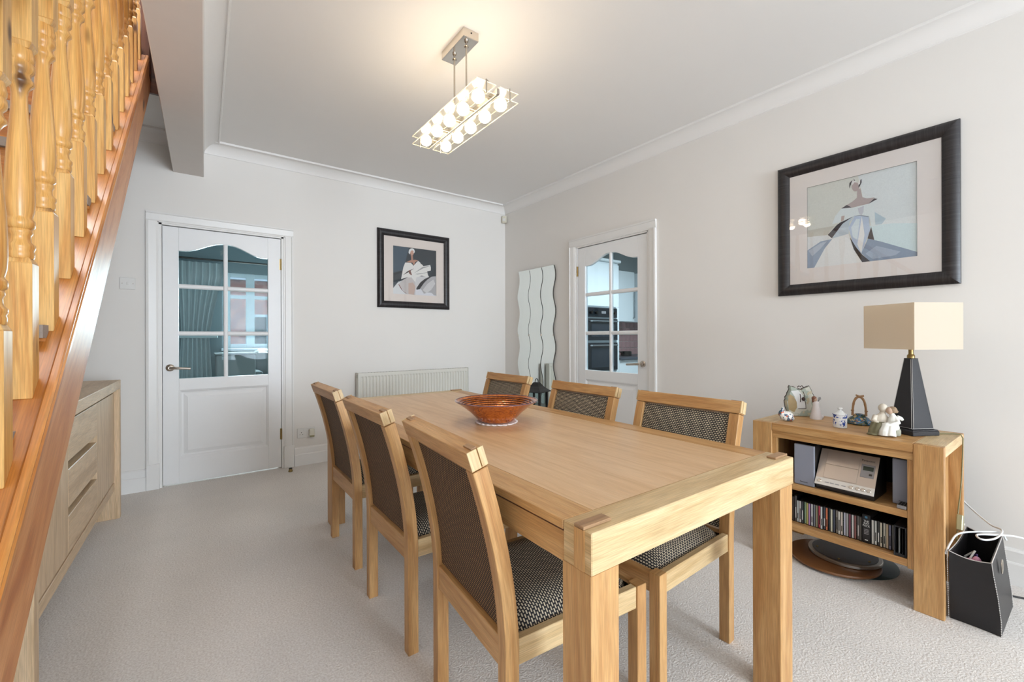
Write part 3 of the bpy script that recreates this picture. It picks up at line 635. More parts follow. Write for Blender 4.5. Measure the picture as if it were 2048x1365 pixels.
# ------------------------------------------------------------------ radiator
T = thing('radiator', (-1.17, 0, 0), 'cream steel panel radiator with vertical flutes on the back wall', 'radiator')
x0, x1, zb, zt, yf = -1.752, -.577, .205, .795, -.090
nfl = 36; P = (x1-x0-.02)/nfl; q = MB(); pr = []
for k in range(nfl):
    a = x0+.01+k*P
    for t, d in ((0, 0), (.12, 0), (.30, .008), (.70, .008), (.88, 0)): pr.append((a+t*P, yf+d))
pr.append((x1-.01, yf))
m_ = len(pr); v = []
for z in (zb+.05, zb+.062, zt-.042, zt-.030): v += [(x, y if zb+.055 < z < zt-.035 else yf, z) for x, y in pr]
q._add(v, [(j*m_+i, j*m_+i+1, (j+1)*m_+i+1, (j+1)*m_+i) for j in range(3) for i in range(m_-1)])
q.box(x0, x1, yf, yf+.012, zb, zb+.05).box(x0, x1, yf, yf+.012, zt-.030, zt).box(x0, x0+.01, yf, yf+.012, zb+.05, zt-.03).box(x1-.01, x1, yf, yf+.012, zb+.05, zt-.03).box(x0, x1, yf+.0121, yf+.014, zb, zt)
q.build('front_panel', 'radiator_white', T, off=W(T))
B(x0, x1, -.044, -.030, zb, zt).build('rear_panel', 'radiator_white', T, off=W(T))
for a, b in ((x0-.012, x0-.001), (x1+.001, x1+.012)): B(a, b, -.096, -.028, zb, zt+.004).build('side_cover', 'radiator_white', T, off=W(T), bevel=.002)
q = MB()
for k in range(40): xx = x0+.01+k*(x1-x0-.02)/39; q.box(xx-.003, xx+.003, yf+.016, -.046, zt-.004, zt+.002)
q.build('top_grille', 'radiator_white', T, off=W(T))
B(x0-.0130, x0-.0122, -.066, -.058, zt-.045, zt-.015).build('vent_plug', 'black_slot', T, off=W(T))
MB().tube([(x0+.05, -.06, 0), (x0+.05, -.06, zb+.01)], .008, 10).build('pipe', 'radiator_white', T, off=W(T), smooth=True)
for xx in (x0+.25, x1-.25): B(xx-.02, xx+.02, -.030, 0, zb+.1, zt-.1).build('wall_bracket', 'radiator_white', T, off=W(T))
MB().tube([(x0+.05, -.06, zb-.07), (x0+.05, -.06, zb-.005)], .02, 12).build('valve', 'plastic_white', T, off=W(T), smooth=True)

# ------------------------------------------------------------------ framed pictures
def flat(name, rgb, rough=.7, var=.06, scale=60):
    if name.startswith('print'): rgb = tuple(min(248, int(c*1.13+3)) if sum(rgb) > 260 else c for c in rgb)
    return name if name in MATS else (plain(name, rgb, rough, var=var, scale=scale), name)[1]
def picture(loc, rz, w, h, win, polys, corners, label, mount):
    T = thing('framed_picture', loc, label, 'picture', rz=rz); bw = .066
    hw, hh = w/2, h/2
    prof = [(0, -.002), (0, -.020), (.010, -.030), (.030, -.034), (.050, -.027), (.060, -.018), (bw, -.016), (bw, -.002)]
    for side in range(4):
        q = MB(); v = []
        for e in (0, 1):
            for a, d in prof:
                if side == 0: p = ((-hw+a) if not e else (hw-a), d, -hh+a)
                elif side == 1: p = (hw-a, d, (-hh+a) if not e else (hh-a))
                elif side == 2: p = ((hw-a) if not e else (-hw+a), d, hh-a)
                else: p = (-hw+a, d, (hh-a) if not e else (-hh+a))
                v.append(p)
        m_ = len(prof)
        q._add(v, [tuple(range(m_-1, -1, -1)), tuple(range(m_, 2*m_))]+[(i, (i+1) % m_, m_+(i+1) % m_, m_+i) for i in range(m_)], 0, 2 if side in (0, 2) else 0)
        q.build('frame_rail', 'black_wood', T, smooth=True, auto=35)
    MB().box(-hw+.02, hw-.02, -.006, -.001, -hh+.02, hh-.02).build('backing_board', 'backing_dark', T)
    # mount with a window opening
    X0, X1, Z0, Z1 = win; q = MB(); a, b = hw-.055, hh-.055
    q.box(-a, X0, -.0135, -.0105, -b, b).box(X1, a, -.0135, -.0105, -b, b).box(X0, X1, -.0135, -.0105, -b, Z0).box(X0, X1, -.0135, -.0105, Z1, b); q.build('mount', mount, T)
    # print: flat colour shapes laid one over another
    TL, TR, BL, BR = corners; mats = []; q = MB()
    def uvp(px, py):
        u = (px-TL[0])/(TR[0]-TL[0]); t = TL[1]+(TR[1]-TL[1])*u; bt = BL[1]+(BR[1]-BL[1])*u; v = (py-t)/(bt-t); u = max(0, min(1, u)); v = max(0, min(1, v))
        return (X0+(X1-X0)*u, Z1-(Z1-Z0)*v)
    for k, (rgb, pts) in enumerate(polys):
        mn = flat('print_%d_%d_%d' % rgb, rgb, .7, .12, 240)
        if mn not in mats: mats.append(mn)
        pp = [uvp(*p) for p in pts]; y = -.0065-.00006*k
        q._add([(x, y, z) for x, z in pp], [tuple(range(len(pp)))], mats.index(mn))
    q.build('print', mats, T)
    MB().box(-a-.004, a+.004, -.0165, -.0150, -b-.004, b+.004).build('glazing', 'picture_glass', T)
    return T
def el(cx, cy, rx, ry, n=18): return [(cx+rx*math.cos(2*PI*k/n), cy+ry*math.sin(2*PI*k/n)) for k in range(n)]
P1 = [((52, 62, 70), [(250, 290), (943, 375), (943, 1095), (250, 1065)]),
      ((68, 88, 104), [(250, 290), (500, 320), (440, 560), (400, 690), (250, 725)]),
      ((34, 44, 52), [(252, 735), (400, 690), (392, 722), (276, 765), (270, 960), (252, 980)]),
      ((204, 205, 206), [(250, 980), (335, 870), (495, 790), (560, 800), (560, 1078), (250, 1066)]),
      ((186, 180, 178), [(330, 915), (440, 800), (600, 800), (612, 1080), (465, 1070)]),
      ((120, 84, 80), [(330, 915), (345, 915), (400, 1010), (470, 1070), (440, 1055), (380, 1000)]),
      ((186, 162, 150), [(490, 895), (560, 880), (605, 950), (575, 1078), (490, 1070)]),
      ((198, 196, 196), [(600, 780), (830, 785), (700, 870), (620, 980), (600, 1080)]),
      ((164, 162, 164), [(640, 1082), (680, 975), (760, 860), (870, 785), (943, 778), (943, 1096)]),
      ((196, 194, 194), [(720, 1000), (800, 900), (900, 830), (930, 900), (860, 1000), (780, 1050)]),
      ((36, 36, 42), [(612, 978), (680, 880), (760, 818), (890, 772), (800, 830), (740, 890), (705, 940), (670, 978)]),
      ((206, 206, 210), [(600, 1000), (690, 985), (740, 1060), (800, 1040), (870, 1045), (910, 1085), (943, 1085), (943, 1096), (600, 1082)]),
      ((216, 212, 208), [(440, 562), (530, 566), (572, 612), (645, 532), (680, 560), (690, 580), (720, 600), (730, 620), (845, 598), (858, 640), (855, 688), (795, 700), (805, 750), (825, 795), (700, 772), (620, 800), (600, 880), (540, 800), (440, 805), (375, 832), (398, 700), (410, 640)]),
      ((70, 60, 60), [(405, 765), (470, 705), (580, 655), (500, 712), (430, 750)]),
      ((60, 62, 68), [(330, 882), (380, 835), (492, 790), (400, 845)]),
      ((150, 148, 148), [(580, 730), (720, 630), (850, 615), (735, 650)]),
      ((158, 156, 156), [(600, 745), (800, 715), (800, 722), (640, 752)]),
      ((172, 126, 106), [(455, 555), (530, 522), (600, 514), (648, 528), (600, 552), (578, 606), (556, 562)]),
      ((166, 122, 104), [(526, 420), (560, 424), (566, 522), (536, 526)]),
      ((184, 140, 122), el(548, 398, 31, 46)),
      ((226, 224, 222), [(492, 405), (500, 360), (522, 336), (550, 330), (580, 346), (594, 380), (584, 410), (572, 405), (572, 376), (548, 362), (524, 384), (512, 430)]),
      ((118, 80, 72), [(490, 690), (522, 682), (548, 766), (520, 754), (500, 736)])]
P2 = [((198, 201, 196), [(78, 378), (1318, 70), (1318, 1155), (78, 1290)]),
      ((202, 210, 214), [(700, 222), (1318, 70), (1318, 800), (900, 790), (760, 500)]),
      ((192, 210, 220), [(820, 800), (1060, 775), (1318, 780), (1318, 1110), (880, 965)]),
      ((184, 184, 176), [(78, 860), (420, 800), (345, 905), (78, 935)]),
      ((206, 210, 212), [(78, 935), (345, 905), (395, 950), (230, 995), (78, 1085)]),
      ((138, 154, 176), [(78, 1085), (250, 980), (395, 950), (300, 1060), (165, 1280), (78, 1290)]),
      ((166, 178, 192), [(90, 1090), (250, 1000), (330, 975), (240, 1070), (140, 1150)]),
      ((124, 142, 164), [(735, 1115), (810, 945), (960, 985), (1318, 1110), (1318, 1155), (830, 1208)]),
      ((150, 166, 184), [(780, 1120), (900, 1030), (1150, 1100), (1100, 1140), (860, 1180)]),
      ((212, 218, 220), [(165, 1280), (300, 1060), (400, 945), (590, 885), (620, 1000), (745, 1218)]),
      ((174, 188, 198), [(395, 945), (500, 780), (660, 682), (600, 760), (590, 890)]),
      ((42, 42, 54), [(340, 905), (450, 790), (540, 730), (650, 686), (520, 775), (390, 942)]),
      ((168, 184, 204), [(588, 820), (660, 682), (820, 690), (832, 850), (735, 1118), (640, 1000)]),
      ((196, 208, 218), [(620, 820), (680, 720), (720, 720), (690, 960), (640, 930)]),
      ((214, 218, 220), [(690, 1010), (742, 690), (772, 900), (735, 1118)]),
      ((38, 40, 52), [(605, 930), (680, 1050), (745, 1130), (832, 1206), (745, 1218), (650, 1070)]),
      ((52, 40, 42), [(845, 810), (878, 962), (805, 945)]),
      ((202, 212, 218), [(505, 602), (630, 590), (820, 545), (872, 528), (882, 640), (1005, 720), (960, 782), (850, 812), (820, 690), (660, 684), (505, 756), (395, 782), (430, 690), (470, 645)]),
      ((168, 188, 200), [(884, 642), (1003, 720), (960, 780), (890, 790)]),
      ((176, 160, 156), [(505, 690), (545, 682), (535, 735), (500, 755)]),
      ((182, 186, 196), [(695, 600), (765, 570), (760, 640), (740, 680), (712, 660)]),
      ((120, 130, 144), [(640, 690), (720, 676), (820, 690), (815, 697), (720, 684)]),
      ((166, 154, 154), [(556, 572), (640, 520), (688, 478), (690, 395), (728, 368), (748, 470), (800, 486), (884, 474), (820, 546), (630, 592)]),
      ((80, 76, 84), [(505, 602), (570, 560), (630, 590)]), ((76, 72, 82), [(820, 546), (878, 486), (916, 492)]),
      ((166, 152, 152), el(672, 352, 42, 54)),
      ((58, 62, 68), [(600, 375), (602, 310), (636, 274), (618, 330), (608, 350)]), ((60, 64, 72), [(702, 362), (722, 280), (740, 262), (742, 300), (722, 345)]),
      ((56, 60, 66), [(648, 255), (680, 298), (656, 284)]), ((224, 226, 226), [(622, 318), (640, 282), (672, 284), (690, 304), (660, 300), (640, 330)]), ((222, 224, 226), [(700, 330), (716, 280), (728, 262), (722, 320)])]
picture((-1.156, 0, 1.8225), 0, .790, .781, (-.235, .240, -.2500, .2330), P1, ((250, 290), (943, 375), (250, 1065), (943, 1097)), 'square black-framed print of a white-haired lady on a dark ground, back wall', 'mount_card')
picture((0, -3.4055, 1.7855), -PI/2, .809, .799, (-.2455, .2485, -.2425, .2465), P2, ((78, 378), (1318, 70), (78, 1290), (1318, 1156)), 'large black-framed print of a lady in pale blue gown above the bookcase', 'mount_card_grey')

# ------------------------------------------------------------------ wavy mirrors
E_ = [-.290, -.488, -.694, -.896]
for k, (nm) in enumerate(('leftmost', 'middle', 'rightmost')):
    T = thing('wavy_mirror', (-.006, (E_[k]+E_[k+1])/2, .425), 'tall frameless mirror strip with wavy edges, %s of the three' % nm, 'mirror', rz=math.radians(-2.2 if k == 2 else 0), group='wavy mirror strips on the right wall')
    wv = lambda z: -.020*math.cos(2*PI*(z-1.775)/.375)
    zs = [.425+1.45*j/60 for j in range(61)]
    L1 = [(E_[k]-.0035+wv(z), z) for z in zs]; L2 = [(E_[k+1]+.0035+wv(z), z) for z in zs]
    def slab(a, b, x0, x1):
        q = MB(); m_ = len(a); v = [(x0, y, z) for y, z in a]+[(x0, y, z) for y, z in b]+[(x1, y, z) for y, z in a]+[(x1, y, z) for y, z in b]; o_ = 2*m_
        fs = []
        for j in range(m_-1):
            fs += [(j, j+1, m_+j+1, m_+j), (o_+j, o_+m_+j, o_+m_+j+1, o_+j+1), (j, o_+j, o_+j+1, j+1), (m_+j, m_+j+1, o_+m_+j+1, o_+m_+j)]
        fs += [(0, m_, o_+m_, o_), (m_-1, o_+m_-1, o_+2*m_-1, 2*m_-1)]
        q._add(v, fs); return q
    slab(L1, L2, -.022, -.017).build('glass', 'mirror', T, off=W(T))
    slab([(y-.006, z) for y, z in L1], [(y+.006, z) for y, z in L2], -.0168, -.004).build('backing', 'black_satin', T, off=W(T))
    for yy in (E_[k]-.004+wv(1.15), E_[k+1]+.004+wv(1.15)): B(-.0245, -.0222, yy-.006, yy+.006, 1.142, 1.162).build('clip', 'chrome', T, off=W(T))

# ------------------------------------------------------------------ pendant light: two rows of bulbs between glass plates
LX, LY = -1.876, -2.215
T = thing('pendant_light', (LX, LY, 2.236), 'chrome pendant light with ten glowing bulbs between glass plates', 'light')
pp = lambda mb, n, m, **k: mb.build(n, m, T, off=W(T), **k)
pp(B(-1.919, -1.832, -2.333, -2.094, 2.634, ZC), 'ceiling_plate', 'chrome', bevel=.002)
pp(MB().tube([(-1.876, -2.3345, 2.662), (-1.876, -2.333, 2.662)], .004, 8), 'screw', 'dark_metal')
for y in (-2.158, -2.283): pp(MB().tube([(LX, y, 2.275), (LX, y, 2.634)], .0045, 10), 'rod', 'steel', smooth=True)
for y in (-2.158, -2.283): pp(MB().lathe([(.011, 0), (.011, .010), (.006, .016)], (LX, y, 2.611), 12), 'rod_collar', 'chrome', smooth=True)
pp(B(LX-.0075, LX+.0075, -2.57, -1.862, 2.246, 2.274), 'spine_bar', 'chrome', bevel=.001)
for sx in (-1, 1):
    xa, xb = (LX-.114, LX-.012) if sx < 0 else (LX+.012, LX+.114); xc = (xa+xb)/2+sx*.002
    ys = [-2.566+.139*j for j in range(6)]
    q = MB()
    for j in range(5): q.holed((xa, xb, ys[j], ys[j+1]), .0325, 2.240, 2.244)
    pp(q, 'glass_plate', 'light_glass')
    pp(B(xa, xb, ys[0], ys[-1], 2.2835, 2.2875), 'glass_plate', 'light_glass')
    for z_ in (2.242, 2.2855):
        e_ = MB()
        for a_, b_, c_, d_ in ((xa-.0022, xa-.0002, ys[0]-.0022, ys[-1]+.0022), (xb+.0002, xb+.0022, ys[0]-.0022, ys[-1]+.0022), (xa, xb, ys[0]-.0022, ys[0]-.0002), (xa, xb, ys[-1]+.0002, ys[-1]+.0022)): e_.box(a_, b_, c_, d_, z_-.0022, z_+.0022)
        pp(e_, 'bright_edge', 'glass_edge')  # cream rims added to draw the bright light lines of the plate edges
    for j in range(5):
        yc = (ys[j]+ys[j+1])/2; xm = (xa+xb)/2
        bl = pp(MB().ell((xm, yc, 2.2505), (.0305, .0305, .0305), 20, 14), 'bulb', 'bulb_glow', smooth=True)
        x_in = xb if sx < 0 else xa
        pp(MB().tube([(x_in-sx*.004, yc, 2.262), (xm-sx*.022, yc, 2.262)], .009, 10), 'bulb_holder', 'steel', smooth=True)
    for yy in (ys[0]+.0, ys[-1]): pp(MB().tube([(xc, yy-.003 if yy < LY else yy+.003, 2.2345), (xc, yy-.003 if yy < LY else yy+.003, 2.294)], .0035, 8).tube([(xc, yy-.003 if yy < LY else yy+.003, 2.2925), (xc-sx*.025, yy+.008 if yy < LY else yy-.008, 2.2925)], .0025, 6), 'clip', 'steel', smooth=True)

# ------------------------------------------------------------------ oak bookcase / hi-fi unit
BZ = .688; BKX0, BKX1, BKY0, BKY1 = -.618, -.184, -3.840, -3.115
T = thing('bookcase', ((BKX0+BKX1)/2, (BKY0+BKY1)/2, 0), 'low open oak bookcase with two shelves against the right wall', 'bookcase')
bk = lambda mb, n, m, **k: mb.build(n, m, T, off=W(T), **k)
for y0, y1 in ((BKY0, BKY0+.092), (BKY1-.092, BKY1)):
    bk(B(BKX0, BKX0+.030, y0, y1, 0, BZ-.0005, g=2), 'front_leg', 'oak', bevel=.002)
    bk(B(BKX1-.030, BKX1, y0, y1, 0, BZ-.0005, g=2), 'rear_leg', 'oak', bevel=.002)
    inner = y0+.046 if y0 == BKY0 else y0; bk(B(BKX0+.0305, BKX1-.0305, inner, inner+.046, .12, .6425, g=2), 'end_panel', 'oak')
    bk(B(BKX0+.0305, BKX1-.0305, y0, y1, .643, BZ, g=0), 'end_rail', 'oak_pale', bevel=.002)
bk(B(BKX0+.001, BKX1-.001, BKY0+.0925, BKY1-.0925, .650, BZ, g=1), 'top', 'oak', bevel=.002)
bk(B(BKX0+.010, BKX0+.028, BKY0+.0925, BKY1-.0925, .615, .6495, g=1), 'top_rail', 'oak', bevel=.0015)
for y0 in (BKY0+.0925, BKY1-.0925-.020): bk(B(BKX0+.012, BKX0+.0300, y0, y0+.020, .16, .6145, g=2), 'inner_stile', 'oak', bevel=.001)
for z0, z1 in ((.369, .399), (.166, .197)): bk(B(BKX0+.0165 if 0 else BKX0+.0305, BKX1-.012, BKY0+.0925, BKY1-.0925, z0, z1, g=1), 'shelf', 'oak', bevel=.0015); bk(B(BKX0+.012, BKX0+.0302, BKY0+.113, BKY1-.113, z0, z1, g=1), 'shelf_lipping', 'oak', bevel=.0015)
bk(B(BKX1-.0115, BKX1-.006, BKY0+.0925, BKY1-.0925, .166, .649), 'shade_back', 'backing_dark')  # dark sheet stands in for the shade inside the open-backed unit
SH1, SH2 = .3992, .1972
# hi-fi: two speakers, a sloping CD player and a remote
def speaker(y0, y1, lb, dx=0):
    T = thing('loudspeaker', (-.50, (y0+y1)/2, SH1), lb, 'speaker')
    B(-.583, -.42, y0, y1, SH1, SH1+.200).build('cabinet', 'black_satin', T, off=W(T), bevel=.002)
    B(-.597, -.5835, y0-.001, y1+.001, SH1+.002, SH1+.199).build('grille', ['speaker_cloth'], T, off=W(T), bevel=.004, seg=2)
    M = Matrix.Translation((-.5975, (y0+y1)/2, SH1+.018)) @ Matrix(((0, 0, -1, 0), (-1, 0, 0, 0), (0, 1, 0, 0), (0, 0, 0, 1)))
    o = text_mesh('Panasonic', .0085, 'badge', 'cable_black', T, Matrix.Translation(-W(T)) @ M, sx=1.0)
    T.location.x += dx
speaker(-3.388, -3.303, 'grey-fronted loudspeaker on the upper shelf nearest the table')
speaker(-3.744, -3.668, 'grey-fronted loudspeaker at the bag end of the upper shelf', .05)
T = thing('cd_stereo', (-.5, -3.505, SH1), 'sloping silver CD stereo with small display between the two speakers', 'stereo')
st = lambda mb, n, m, **k: mb.build(n, m, T, off=W(T), **k)
st(MB().prism([(-.590, SH1+.001), (-.600, .424), (-.497, .580), (-.40, .580), (-.40, SH1+.001)], -3.615, -3.395, 1), 'body', 'black_satin', bevel=.002)
bl = Vector((-.604, -3.393, .425)); U = Vector((0, -1, 0)); V = Vector((.100, 0, .152)).normalized(); NN = Vector((-.152, 0, .100)).normalized()
PM = Matrix(((U.x, V.x, NN.x, bl.x), (U.y, V.y, NN.y, bl.y), (U.z, V.z, NN.z, bl.z), (0, 0, 0, 1))); pw, ph = .224, .183
def pb(u0, u1, v0, v1, n0, n1, name, mat, par=None, bevel=.0006):
    q = MB(); q.M = PM; q.box(u0*pw, u1*pw, v0*ph, v1*ph, n0, n1)
    o = q.build(name, mat, T, off=W(T), bevel=bevel); return o
pb(0, 1, 0, .19, 0, .006, 'control_strip', 'stereo_pale'); pb(0, 1, .19, 1, 0, .005, 'front_panel', 'stereo_silver')
pb(.13, .70, .21, .575, .0052, .0075, 'disc_lid', 'stereo_silver'); pb(.13, .70, .583, .94, .0052, .0075, 'disc_lid', 'stereo_silver')
pb(.735, .955, .42, .76, .0052, .0066, 'display_bezel', 'stereo_grey'); pb(.765, .935, .60, .71, .0067, .0072, 'display', 'lcd'); pb(.875, .925, .48, .53, .0067, .0076, 'button', 'dark_metal')
for u in (.08, .63, .735, .825, .92):
    q = MB(); q.M = PM; q.lathe([(.008, 0), (.008, .002), (.0065, .0035)], (u*pw, .095*ph, .0062), 14); q.build('button', 'chrome', T, off=W(T), smooth=True)
for u in (.18, .27, .36, .47): pb(u, u+.07, .075, .095, .0062, .0067, 'marking', 'stereo_grey', bevel=0)
text_mesh('Panasonic', .0125, 'badge', 'cable_black', T, Matrix.Translation(-W(T)) @ PM @ Matrix.Translation((.83*pw, .86*ph, .0054)))
T = thing('remote_control', (-.575, -3.72, SH1), 'small grey remote control at the edge of the upper shelf', 'remote')
B(-.603, -.470, -3.7245, -3.692, SH1+.0005, SH1+.016).build('body', 'stereo_grey', T, off=W(T), bevel=.004, seg=2)
for i in range(6):
    for j in range(3): B(-.598+i*.018, -.588+i*.018, -3.7205+j*.009, -3.7145+j*.009, SH1+.0162, SH1+.0185).build('key', 'dark_metal', T, off=W(T))
T = thing('cable', (-.53, -3.262, SH1), 'tangle of grey wire behind the speaker on the upper shelf', 'cable')
MB().tube([(-.50, -3.245, SH1+.004), (-.56, -3.262, SH1+.005), (-.588, -3.288, SH1+.02), (-.57, -3.275, SH1+.045), (-.52, -3.25, SH1+.05)], .0035, 8).build('wire', 'cable_white', T, off=W(T), smooth=True)
# CDs on the lower shelf
ORD = 'first second third fourth fifth sixth seventh eighth ninth tenth eleventh twelfth thirteenth fourteenth fifteenth sixteenth seventeenth eighteenth nineteenth twentieth'.split()
def ordn(k): return ORD[k-1] if k <= 20 else ('twenty-'+ORD[k-21])
CDS = [('dark purple', (70, 56, 74), 1), ('dark brown', (62, 50, 44), 1), ('grey', (96, 92, 92), 1.05), ('white and black', (190, 196, 196), .9), ('white', (206, 202, 202), .9), ('charcoal', (62, 66, 70), .9), ('pale green', (158, 190, 158), .9), ('yellow', (190, 184, 112), .9), ('lilac', (176, 136, 184), .9), ('white', (198, 198, 200), .9), ('blue grey', (122, 124, 136), .9), ('khaki', (142, 138, 112), .9), ('red', (206, 84, 104), .9), ('white', (198, 202, 204), .9), ('slate', (74, 80, 92), .9), ('orange', (206, 118, 82), .9), ('dark slate', (52, 62, 68), .9), ('cream', (206, 204, 184), .9), ('navy', (70, 74, 90), .9), ('taupe', (138, 132, 124), .9), ('white', (204, 202, 196), .9), ('ivory', (202, 192, 180), .9), ('pale lavender', (184, 184, 198), .9), ('pale grey', (176, 178, 178), .9), ('burgundy', (112, 60, 76), .9), ('white', (210, 208, 206), .9), ('rose brown', (132, 84, 82), .9), ('grey', (112, 110, 108), .9), ('dark grey', (78, 74, 70), .9)]
AFT = [('white', (206, 202, 196)), ('white', (200, 200, 196)), ('charcoal', (62, 64, 66)), ('cream', (204, 196, 178)), ('ivory', (198, 196, 184)), ('tan', (188, 168, 142)), ('lilac blue', (120, 122, 152)), ('grey', (150, 150, 150))]
def cd(y0, rgb, hs, lb):
    T = thing('cd_case', (-.50, y0-.0048, SH2), lb, 'cd case', group='CDs on the lower shelf'); h = .126*hs; xf = -.562+random.uniform(-.004, .004)
    B(xf, xf+.142, y0-.0095, y0, SH2+.0003, SH2+h).build('case', 'cd_case', T, off=W(T), bevel=.0006)
    mn = flat('spine_%d_%d_%d' % rgb, rgb, .35, .10, 40)
    B(xf-.0006, xf+.0002, y0-.0084, y0-.0016, SH2+.004, SH2+h-.004).build('spine_label', mn, T, off=W(T))
    if random.random() < .5: B(xf-.0009, xf-.0006, y0-.0066, y0-.0034, SH2+.02, SH2+h*random.uniform(.4, .7)).build('spine_title', 'cd_case' if sum(rgb) > 330 else 'paper', T, off=W(T))
y = -3.272
for k, (nm, rgb, hs) in enumerate(CDS):
    cd(y, rgb, hs, 'CD with %s spine, %s from the table end of the lower shelf' % (nm, ordn(k+1))); y -= .0101
T = thing('cd_box_set', (-.50, y-.0155, SH2), 'thick black boxed CD set lettered THE RAT PACK among the CDs', 'box set')
B(-.566, -.424, y-.031, y-.0008, SH2+.0003, SH2+.1285).build('box', 'black_satin', T, off=W(T), bevel=.001)
M = Matrix(((0, 0, -1, -.5664), (-1, 0, 0, y-.0159), (0, 1, 0, 0), (0, 0, 0, 1))); tz = lambda z: Matrix.Translation(-W(T)) @ Matrix.Translation((0, 0, SH2+z)) @ M
text_mesh('THE\nRAT\nPACK', .0128, 'lettering', 'paper', T, tz(.088), sx=.80)
flat('cd_blue', (70, 120, 150)); B(-.5668, -.5660, y-.020, y-.011, SH2+.112, SH2+.121).build('emblem', 'cd_blue', T, off=W(T))
for zz in (.060, .0535, .047, .0405): B(-.5664, -.5659, y-.0245, y-.0075, SH2+zz, SH2+zz+.003).build('small_print', 'stereo_grey', T, off=W(T))
B(-.5664, -.5659, y-.0215, y-.0105, SH2+.012, SH2+.0165).build('logo_strip', 'paper', T, off=W(T))
y -= .0325
for k, (nm, rgb) in enumerate(AFT):
    cd(y, rgb, .9, 'CD with %s spine, %s past the black box set' % (nm, ordn(k+1))); y -= .0101
T = thing('cd_wallet', (-.53, -3.700, SH2), 'black CD wallet standing open at the bag end of the lower shelf', 'cd wallet')
for a, b in ((-3.7245, -3.7190), (-3.6875, -3.6820)): B(-.604, -.46, a, b, SH2+.0005, SH2+.128).build('cover', 'leather_dark', T, off=W(T), bevel=.002)
B(-.604, -.46, -3.7188, -3.6877, SH2+.122, SH2+.128).build('top_edge', 'leather_dark', T, off=W(T), bevel=.001); B(-.602, -.46, -3.7188, -3.6877, SH2+.0005, SH2+.012).build('bottom_edge', 'leather_dark', T, off=W(T), bevel=.001)
for a in (-3.699, -3.703, -3.711): B(-.596, -.47, a-.0006, a+.0006, SH2+.0125, SH2+.116).build('sleeve', 'paper' if a > -3.702 else 'black_satin', T, off=W(T))
# round boards lying under the bookcase
def disc(nm, c, r, z0, prof, mats, lb, cat):
    T = thing(nm, (c[0], c[1], z0), lb, cat)
    for pn, pf, mt in prof: MB().lathe([(r*a, b) for a, b in pf], (0, 0, 0), 72).build(pn, mt, T, smooth=True, auto=40)
    return T
disc('glass_board', (-.335, -3.445), .200, .0005, [('plate', [(.97, 0), (1, .003), (1, .005), (.98, .007)], 'disc_glass')], None, 'dark round glass board lying on the carpet under the bookcase', 'board')
disc('turntable_board', (-.420, -3.410), .190, .0080, [('board', [(.90, 0), (.985, .004), (1, .010), (.985, .016), (.93, .0175)], 'wood_rim')], None, 'round brown wooden board under the bookcase, on the glass board', 'board')
t_ = disc('turntable', (-.360, -3.440), .150, .0260, [('rim', [(.97, 0), (1, .003), (1, .013), (.98, .016), (.90, .0165)], 'disc_metal'), ('mat', [(.89, .0166), (.89, .0180)], 'disc_dark')], None, 'round turntable with metal rim and dark top, uppermost under the bookcase', 'turntable')
for k in range(3): a = math.radians(115+k*70); MB().lathe([(.0055, .0181), (.0050, .0205), (.003, .0215)], (.112*math.cos(a), .112*math.sin(a), 0), 10).build('brass_screw', 'brass', t_, smooth=True)

# ------------------------------------------------------------------ table lamp
LC = (-.366, -3.695, BZ)
T = thing('table_lamp', LC, 'table lamp with black leather pyramid base and square cream shade', 'lamp', rz=math.radians(59.4))
def frus(b0, b1, z0, z1, mb=None):
    return (mb or MB()).hexa([(-b0, -b0, z0), (b0, -b0, z0), (b0, b0, z0), (-b0, b0, z0), (-b1, -b1, z1), (b1, -b1, z1), (b1, b1, z1), (-b1, b1, z1)])
MB().box(-.066, .066, -.066, .066, .0005, .020).build('plinth', 'leather_dark', T, bevel=.002)
frus(.064, .062, .0203, .026).build('plinth_top', 'leather_dark', T, bevel=.001)
frus(.0535, .0175, .0263, .342).build('pyramid', 'leather_dark', T, bevel=.0015)
for sx in (-1, 1):
    for sy in (-1, 1):
        for dx, dy in ((.0045, 0), (0, .0045)):
            e = MB(); p0 = Vector((sx*(.0542-dx), sy*(.0542-dy), .030)); p1 = Vector((sx*(.0183-dx*.7), sy*(.0183-dy*.7), .338)); e.tube([p0, p1], .0007, 5); e.build('stitch_line', 'stitch', T)
for s in (-1, 1):
    for h, b in ((.031, .0538),): MB().tube([(-b, s*b, h), (b, s*b, h)], .0007, 5).tube([(s*b, -b, h), (s*b, b, h)], .0007, 5).build('stitch_line', 'stitch', T)
MB().tube([(0, 0, .342), (0, 0, .40)], .009, 14).lathe([(.014, 0), (.014, .012), (.010, .018)], (0, 0, .3425), 16).build('stem', 'brass', T, smooth=True)
MB().lathe([(.012, 0), (.015, .02), (.028, .05), (.030, .07), (.02, .095), (.002, .102)], (0, 0, .40), 16).build('bulb', 'china_white', T, smooth=True)
a, z0, z1, t = .118, .385, .588, .0018
sh = MB().box(-a, a, -a, -a+t, z0, z1).box(-a, a, a-t, a, z0, z1).box(-a, -a+t, -a+t, a-t, z0, z1).box(a-t, a, -a+t, a-t, z0, z1).build('shade', 'shade_fabric', T)
MB().tube([(-a+.002, 0, z0+.03), (0, 0, z0+.03), (a-.002, 0, z0+.03)], .002, 6).tube([(0, -a+.002, z0+.03), (0, 0, z0+.03), (0, a-.002, z0+.03)], .002, 6).build('shade_ring', 'brass', T)
iv = (Matrix.Translation(LC) @ Matrix.Rotation(math.radians(59.4), 4, 'Z')).inverted()
